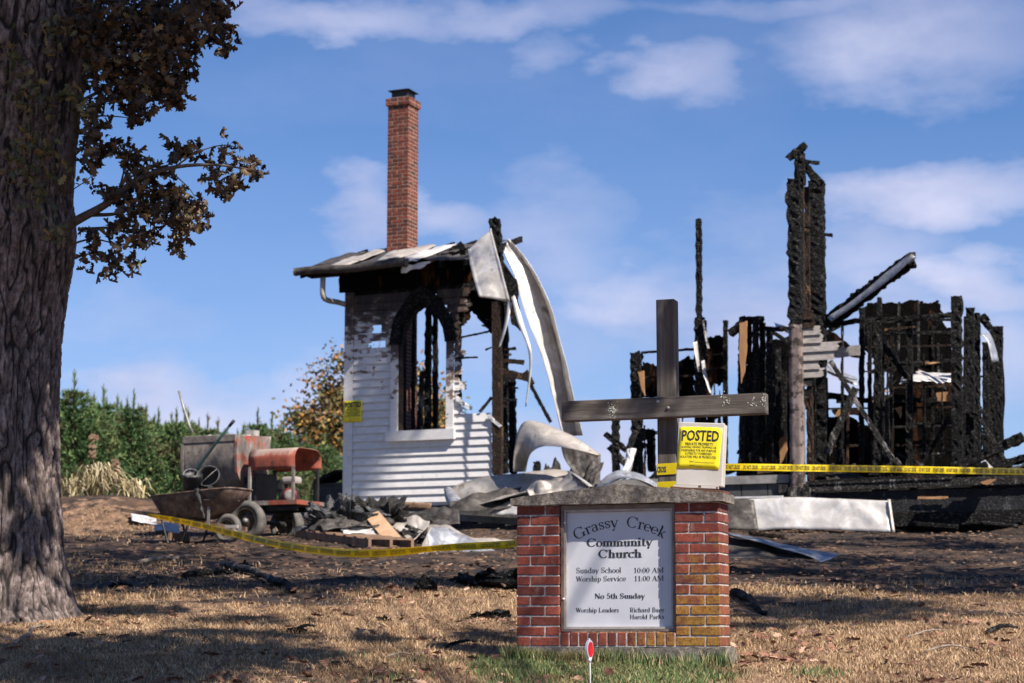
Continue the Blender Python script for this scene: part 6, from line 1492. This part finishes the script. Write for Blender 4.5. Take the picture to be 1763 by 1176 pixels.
for pts, r0, r1 in (([OB(60,420,-.3),OB(135,378,-.5),OB(185,350,-.6),OB(235,310,-.7),OB(300,288,-.8),OB(370,284,-.8),OB(430,292,-.8)],.05,.005),
                    ([OB(150,370,-.5),OB(200,368,-.5),OB(250,352,-.6),(OB(320,372,-.6))],.02,.004),([OB(135,395,-.4),OB(200,392,-.5),OB(250,400,-.6)],.015,.004),
                    ([OB(110,425,-.4),OB(160,412,-.5),OB(215,425,-.5)],.012,.004),([OB(200,345,-.6),OB(212,300,-.6),OB(218,262,-.6)],.012,.004),([OB(300,288,-.8),OB(340,262,-.8),OB(385,250,-.8),OB(420,258,-.8)],.008,.003),
                    ([OB(110,330,-.3),OB(126,240,-.5),OB(134,150,-.5),OB(160,40,-.5),OB(190,-60,-.4)],.045,.03),([OB(130,180,-.5),OB(170,158,-.6),OB(230,128,-.7),OB(290,110,-.8)],.02,.005),
                    ([OB(134,120,-.5),OB(200,90,-.6),OB(280,60,-.8),OB(380,40,-.9)],.02,.005),([OB(180,-70,-.3),OB(260,-30,-.6),OB(330,0,-.8),OB(395,60,-.9)],.025,.005),
                    ([OB(128,230,-.5),OB(150,232,-.5),OB(175,245,-.6)],.01,.004),([OB(130,200,-.5),OB(190,200,-.6),OB(240,205,-.6)],.01,.003),([OB(120,330,-.4),OB(150,310,-.5),OB(162,298,-.5)],.006,.002),
                    ([OB(300,300,-.8),OB(330,330,-.8),OB(345,365,-.8)],.006,.002)):
    brs.append(branch(pts, r0, r1))
CL = [(200,15,62,0),(260,45,60,0),(330,15,70,0),(385,10,25,0),(390,55,24,0),(375,75,18,0),(300,75,55,0),(240,95,50,0),(190,80,50,0),(160,40,50,0),(320,110,26,0),(290,150,36,0),(250,165,36,0),(300,160,24,0),(205,150,40,0),(230,190,24,0),(170,120,38,0),(160,185,30,0),(165,225,24,0),(160,265,26,0),(180,250,18,0),(270,105,45,0),
      (215,262,22,1),(235,285,26,1),(195,330,18,1),(165,325,14,1),(250,320,28,1),(225,350,28,1),(270,350,32,1),(305,370,30,1),(335,360,26,1),(345,380,16,1),(300,330,24,1),(270,290,18,1),(320,255,18,1),(300,250,14,1),(345,262,12,1),(385,250,16,1),(375,300,22,1),(400,315,20,1),(410,290,20,1),(430,275,14,1),(440,295,12,1),(385,325,16,1),(205,390,24,1),(250,400,26,1),(300,405,20,1),
      (160,425,18,1),(200,440,20,1),(225,450,16,1),(190,465,14,1),(165,395,14,1),(150,455,10,1),(310,425,12,1)]
near = []; far_ = []
for (cx_, cy_, r_, kind) in CL:
    r_ *= .86; nn_ = int(r_*r_*(.070 if kind == 0 else .082)); 
    for _ in range(nn_):
        while True:
            a, b, c_ = random.uniform(-1,1), random.uniform(-1,1), random.uniform(-1,1)
            if a*a+b*b+c_*c_ < 1: break
        p = OB(cx_+a*r_*1.05, cy_+b*r_*1.05, -.6+c_*r_*.012*(1.0 if kind else 1.4)); (near if kind else far_).append(p)
random.shuffle(near)
# the 280 leaves that show largest on the low branch are leaves of their own
leafme = [mkmesh('leaf', LV*np.array([s_,1,k_]), LF, M['oak_leaf']) for s_, k_ in ((1,1),(.85,2.4),(1.1,-2.0),(.7,1.5))]
M['oak_leaf_single'] = NT('single_oak_leaf'); _m = M['oak_leaf_single']; _m.col(_m.ramp(_m.objrand(), [(0,(.045,.026,.013)),(.4,(.09,.055,.028)),(.7,(.17,.105,.05)),(1,(.26,.18,.08))])).rough(.6); M['oak_leaf_single'] = _m.m
for me in leafme: me.materials.clear(); me.materials.append(M['oak_leaf_single'])
Rm = rots(280, .5)
for i, p in enumerate(near[:280]):
    o = bpy.data.objects.new('leaf', leafme[i % 4]); COL.objects.link(o); o.parent = oak
    o.matrix_local = Matrix.Translation(p-ORG[oak.name]) @ Matrix(Rm[i].tolist()).to_4x4() @ Matrix.Scale(random.uniform(.085,.125), 4)
pos = np.array([tuple(p) for p in near[280:]+far_]); v, f = scatter(pos, RNG.uniform(.08,.13,len(pos)), LV*np.array([1,1,2.2]), LF, .6)
part('foliage', v, f, M['oak_leaf'], oak, kind='stuff')
gl = []
for (cx_, cy_, r_) in ((70,165,40),(40,150,30),(120,160,22),(30,280,45),(90,290,40),(60,330,30),(20,100,30),(100,60,40),(150,190,20),(100,400,26),(60,240,30)):
    for _ in range(int(r_*1.1)): gl.append(OB(cx_+random.gauss(0,r_*.5), cy_+random.gauss(0,r_*.5), -.78-random.random()*.25))
for i in range(5): branch([OB(30+i*20,200+40*i,-.5), OB(50+i*15,180+38*i,-.8), OB(80+i*10,175+35*i,-.95)], .008, .003)
v, f = scatter(np.array([tuple(p) for p in gl]), RNG.uniform(.06,.10,len(gl)), LV, LF, .3); part('foliage', v, f, M['oak_leaf_green'], oak, kind='stuff')
def crown(center, radii, n, size, mat, par, cond, nclump=60, droop=.2, tv=LV4, tf_=LF4, spread=.16, label=None):
    C_ = []; 
    while len(C_) < nclump:
        d = RNG.normal(size=3); d /= np.linalg.norm(d); r = RNG.random()**.38; q = np.array(center)+d*r*np.array(radii)
        if cond(q): C_.append(q)
    C_ = np.array(C_); k = RNG.integers(0, nclump, n); rad = RNG.uniform(.6, 1.3, nclump)[k][:,None]*np.mean(radii)*spread
    pos = C_[k]+RNG.normal(size=(n,3))*rad*np.array([1,1,.7]); ok = np.array([cond(q) for q in pos]); pos = pos[ok]
    v, f = scatter(pos, RNG.uniform(size*.7, size*1.3, len(pos)), tv, tf_, droop); return part('crown' if tf_ is LF4 else 'foliage', v, f, mat, par, kind='stuff', label=label), C_
above = lambda q: q[2] > .345*max(q[1],1)+.35 or q[1] < 0 or abs(q[0]) > .285*q[1]+1.2
top_c = (ob_.x, OY, 11.0)
_, Cc = crown(top_c, (7.5,7,4.5), 26000, .19, M['oak_leaf'], oak, above, 130)
for q in Cc[:26]:
    s0 = Vector((ob_.x, OY, random.uniform(6.0, 8.5))); e = Vector(q); mid_ = s0.lerp(e, .5)+Vector((0,0,.6)); branch([s0, mid_, e], .14, .02, n=10, name='limb')

# trees standing outside the picture to the right, whose shade dapples the lawn
def shade_tree(base, targets, label, hgt):
    bx, by = base; z0 = gzf(bx, by); t = thing('shade_tree', label, 'tree', (bx, by, z0))
    topz = max(c[2] for c in targets)
    v, f = tubevf(catmull([(bx,by,z0-.3),(bx+.1,by,z0+3),(bx,by+.1,topz)], 16), [.42-.022*i for i in range(16)], 14); part('trunk', v, f, M['bark'], t, True)
    P_ = []
    for (x, y, z, r) in targets:
        n_ = int(620*r*r)+70; P_.append(np.array([x,y,z])+RNG.normal(size=(n_,3))*r*np.array([.50,.50,.32]))
        s0 = Vector((bx, by, max(z0+2.5, min(z-1.5, topz-1)))); e = Vector((x,y,z)); v, f = tubevf(catmull([s0, s0.lerp(e,.5)+Vector((0,0,.7)), e], 10), [.035-.0028*i for i in range(10)], 6); part('limb', v, f, M['bark'], t, True)
    pos = np.concatenate(P_); v, f = scatter(pos, RNG.uniform(.12,.22,len(pos)), LV4, LF4, .3); part('crown', v, f, M['oak_leaf_green'], t, kind='stuff')
def up(p, z):
    s_ = (z-p.z)/SUN.z; q = p+SUN*s_; return (q.x, q.y, q.z)
tg1 = []
for (px, py, r, z) in ((60,1120,1.0,7.2),(340,1125,.9,7.2),(160,1160,1.0,7.0),(90,1140,.75,7.0),(200,1105,.6,7.2),(300,1140,.65,7.0),(400,1120,.5,7.0),(20,1165,.8,7.4),(450,1092,.35,7.3),(330,1090,.35,7.6),(250,1160,.6,6.8),(150,1000,.7,8.0),(300,1000,.55,8.3),(480,1005,.45,8.4),(640,1000,.5,8.6),(760,1010,.45,8.6),(100,1050,.4,7.6),(230,1050,.5,7.8),(420,1070,.45,7.6),(560,1010,.8,8.4),(700,1000,.7,8.5),(830,1000,.6,8.4),(380,1010,.7,8.3),(220,1000,.8,8.2),(500,1130,.4,7.2),(650,1100,.25,7.6),(830,1095,.3,7.8)):
    tg1.append((*up(G(px, py), z), r))
for (px, py, r, z) in ((0,0,1.0,10),(60,0,1.0,10),(120,0,.9,10),(20,80,1,10),(130,80,.8,10),(0,160,1,9.8),(130,160,.8,9.8),(20,240,1,9.6),(130,250,.7,9.5),(0,330,1,9.4),(100,400,.7,9.2),(0,420,.8,9.1),(60,450,.5,9),(60,300,1.0,9.5),(100,200,.9,9.8),(30,420,.8,9.2),(120,330,.6,9),(80,30,1.0,10),(40,250,.75,8.5),(90,120,.7,9),(60,380,.6,8.2),(0,60,.8,9.2),(110,430,.35,8.3),(30,520,.28,8),(70,640,.22,7.6),(20,760,.25,7.2),(60,880,.22,7.0)):
    tg1.append((*up(P(px, py, OY-.5), z), r))
shade_tree((6.5, 1.5), tg1, 'leafy tree standing beside the viewer, outside the picture at near right', 12)
tg2 = []
for (px, py, r, z) in ((1300,1035,.9,9.0),(1390,1062,.8,9.0),(1450,1050,.75,9),(1500,1040,.6,9),(1560,1000,.9,9.3),(1680,990,1.0,9.3),(1740,1005,.9,9.2),(1350,985,.9,9.5),(1500,965,1.0,9.8),(1620,1020,.7,9.2),(1290,1080,.4,8.8),(1340,940,.7,9.8),(1650,940,.9,10),(1560,930,.8,10)):
    tg2.append((*up(G(px, py), z), r))
for (px, py, r, z) in ((605,790,.45,17),(596,850,.4,17),(630,700,.35,17),(600,600,.4,17),(660,610,.3,17.3)):
    tg2.append((*up(Q(px, py, 0), z), r))
tg2 = [t_ for t_ in tg2 if above(t_)]
shade_tree((14.5, 15.0), tg2, 'tall tree standing outside the picture to the right of the ruin', 18)

# ------------------------------------------------------------------ ornamental grass by the barrow
M['dry_blade'] = blade_mat('dry_daylily_blade', [(0,(.13,.11,.04)),(.35,(.36,.28,.14)),(.8,(.58,.48,.29)),(1,(.70,.62,.42))])
def clump(px, py, Y, wpx, hpx, n, label, stalks=()):
    c = P(px, py, Y); c.z = min(c.z, gzf(c.x, c.y)+.05); W = wpx*Y/FPX/2; Hh = hpx*Y/FPX; mb = MB()
    for i in range(n):
        a = random.uniform(0, 2*pi); out = Vector((cos(a), sin(a)*.8, 0)); r = random.uniform(.2, 1.1)*W; h = Hh*random.uniform(.45, 1.0); b = c+Vector((random.gauss(0,.07), random.gauss(0,.07), 0)); pts = []
        for k in range(7):
            t = k/6; pts.append(b+out*(r*t**1.3)+Vector((0,0,h*(1-(1-t*1.35)**2)*.98 if t < .75 else h*(1-(1-.75*1.35)**2)-h*(t-.75)*1.5)))
        w_ = random.uniform(.010, .022); sv = Vector((-sin(a), cos(a), .3)).normalized(); v = []; 
        for k, p in enumerate(pts): ww = w_*(1-.85*(k/6)**1.5); v += [p-sv*ww, p+sv*ww]
        mb.add(v, [(2*k, 2*k+1, 2*k+3, 2*k+2) for k in range(6)])
    t = thing('ornamental_grass', label, 'plant', c); part('blades', mb.v, mb.f, M['dry_blade'], t, kind='stuff')
    for (x0,y0,x1,y1) in stalks:
        a, b = P(x0,y0,Y), P(x1,y1,Y); v, f = tubevf([a, a.lerp(b,.5)+Vector((.02,0,0)), b], [.010,.008,.005], 5); part('stalk', v, f, M['old_wood'], t)
        m2 = MB()
        for k in range(40): p = b+Vector((random.gauss(0,.035), random.gauss(0,.03), random.uniform(-.35,.03))); vv_, ff_ = boxvf(p, Vector((.02,0,.01)), Vector((0,.012,0)), Vector((0,0,.018))); m2.add(vv_, ff_)
        part('seed_head', m2.v, m2.f, M['old_wood'], t, kind='stuff')
clump(165, 872, 33.0, 125, 78, 230, 'big clump of dry pale strap leaved grass right of the oak trunk', [(158,850,160,752),(205,850,200,795)])
clump(226, 880, 32.4, 80, 60, 150, 'smaller clump of dry curling grass behind the wheelbarrow tray')
clump(122, 868, 33.8, 90, 62, 120, 'dry grass clump half hidden by the oak trunk')
clump(405, 872, 34.0, 60, 38, 80, 'low tuft of dry grass seen under the mixer')
M['scrap_white'] = simple('dirty_white_film', [(.3,(.25,.24,.24)),(.7,(.55,.54,.55))], 7, .6, 0, .004)
for i, (px, py, Y, w_, h_, lab) in enumerate(((245,890,30.5,.5,.22,'white plastic sheet scrap under the wheelbarrow tray'),(218,882,31.5,.4,.2,'crumpled white plastic below the curling grass clump'),(285,908,29.0,.5,.16,'small white plastic scrap between the wheelbarrow legs'))):
    A = [P(px-20, py-6, Y), P(px, py-12, Y+.2), P(px+24, py-4, Y+.1)]; B = [P(px-18, py+6, Y-.5), P(px+4, py+8, Y-.5), P(px+26, py+12, Y-.5)]
    loft('plastic_scrap', None, A, B, 'scrap_white', 16, 8, .10, label=lab, seed=i, tl='plastic sheet')

# ------------------------------------------------------------------ fir plantation and autumn tree behind
M['fir'] = blade_mat('fir_needles', [(0,(.025,.06,.02)),(.5,(.05,.115,.035)),(.8,(.10,.18,.045)),(1,(.26,.28,.10))])
def fir_mesh(seed):
    r_ = np.random.default_rng(seed); V = []; F = []; H_ = 4.0
    pos = []; dirs = []; scl = []
    for L_ in range(17):
        t = L_/17; z = .25+t*(H_-.5); R_ = 1.55*(1-t)**.62+.08
        for b in range(13):
            a = 2*pi*b/13+r_.uniform(-.2,.2)+L_*.7; ln_ = R_*r_.uniform(.75,1.12)
            for s_ in np.linspace(.22, 1, 12):
                p = np.array([cos(a)*ln_*s_, sin(a)*ln_*s_, z+.22*ln_*s_+r_.uniform(-.03,.03)])
                for q in range(5):
                    d = np.array([cos(a), sin(a), .35])+r_.normal(size=3)*.55; pos.append(p+r_.normal(size=3)*.03); dirs.append(d); scl.append(.10+.06*(1-t))
                if s_ > .9: dirs.append(np.array([cos(a)*.3, sin(a)*.3, 1.0])); pos.append(p); scl.append(.17)
    for z in np.linspace(H_-.35, H_+.05, 6):
        for q in range(3): dirs.append(np.array([r_.normal()*.3, r_.normal()*.3, 1])); pos.append(np.array([0,0,z])); scl.append(.22)
    pos = np.array(pos); dirs = np.array(dirs); dirs /= np.linalg.norm(dirs, axis=1)[:,None]; scl = np.array(scl)[:,None]
    sd_ = np.cross(dirs, r_.normal(size=pos.shape)); sd_ /= np.linalg.norm(sd_, axis=1)[:,None]
    v = np.stack([pos-sd_*scl*.16, pos+sd_*scl*.16, pos+dirs*scl], 1).reshape(-1,3); f = np.arange(len(v)).reshape(-1,3)
    return mkmesh('crown', v, f, M['fir'])
fm = [fir_mesh(s_) for s_ in (1,2,3)]
tv_, tf2 = tubevf([(0,0,-.3),(0,0,2),(0,0,4.3)], [.07,.045,.008], 7); tmesh = mkmesh('trunk', tv_, tf2, M['twig'])
row = 0
for r_i in range(15):
    for c_i in range(26):
        u_ = c_i*.85+(r_i % 2)*.85; x = -17.5+u_+r_i*.30+random.uniform(-.3,.3); y = 46.5+u_*.85+r_i*1.25+random.uniform(-.3,.3)
        if y > 76 or not (-.27*y-.8 < x < -.075*y): continue
        o = bpy.data.objects.new('fir_tree', None); COL.objects.link(o); o.location = (x, y, gzf(x, y)-.05); s_ = random.uniform(.88, .99)-.033*max(0, x+13.5); o.scale = (s_*random.uniform(.95,1.1), s_, s_*random.uniform(.95,1.12)); o.rotation_euler = (0,0,random.uniform(0,6.28))
        tagit(o, 'young green fir standing in the dense plantation behind the ruin', 'tree', 'firs of the plantation behind')
        for me, nm in ((fm[random.randrange(3)], 'crown'), (tmesh, 'trunk')):
            k_ = bpy.data.objects.new(nm, me); COL.objects.link(k_); k_.parent = o
            if nm == 'crown': k_['kind'] = 'stuff'
M['autumn'] = blade_mat('autumn_leaves', [(0,(.03,.045,.012)),(.45,(.08,.085,.018)),(.65,(.20,.10,.02)),(.88,(.32,.14,.025)),(1,(.38,.24,.04))])
ac_ = P(640, 760, 82); zt0 = gzf(ac_.x, ac_.y)
aut = thing('autumn_tree', 'round tree with orange and green autumn leaves behind the chapel wall', 'tree', (ac_.x, ac_.y, zt0))
zc_ = P(640, 735, 82).z
_, Ca = crown((ac_.x, ac_.y, zc_), (3.6,3.4,2.9), 20000, .19, M['autumn'], aut, lambda q: True, 60, .2, spread=.13)
v, f = tubevf([(ac_.x, ac_.y, zt0-.3), (ac_.x, ac_.y, zc_-1), (ac_.x+.2, ac_.y, zc_+1.5)], [.28,.2,.08], 10); part('trunk', v, f, M['twig'], aut, True)
for q in Ca[:14]:
    v, f = tubevf([(ac_.x, ac_.y, zc_-1.6), tuple((np.array([ac_.x, ac_.y, zc_-1])+q)/2), tuple(q)], [.08,.05,.02], 6); part('limb', v, f, M['twig'], aut, True)
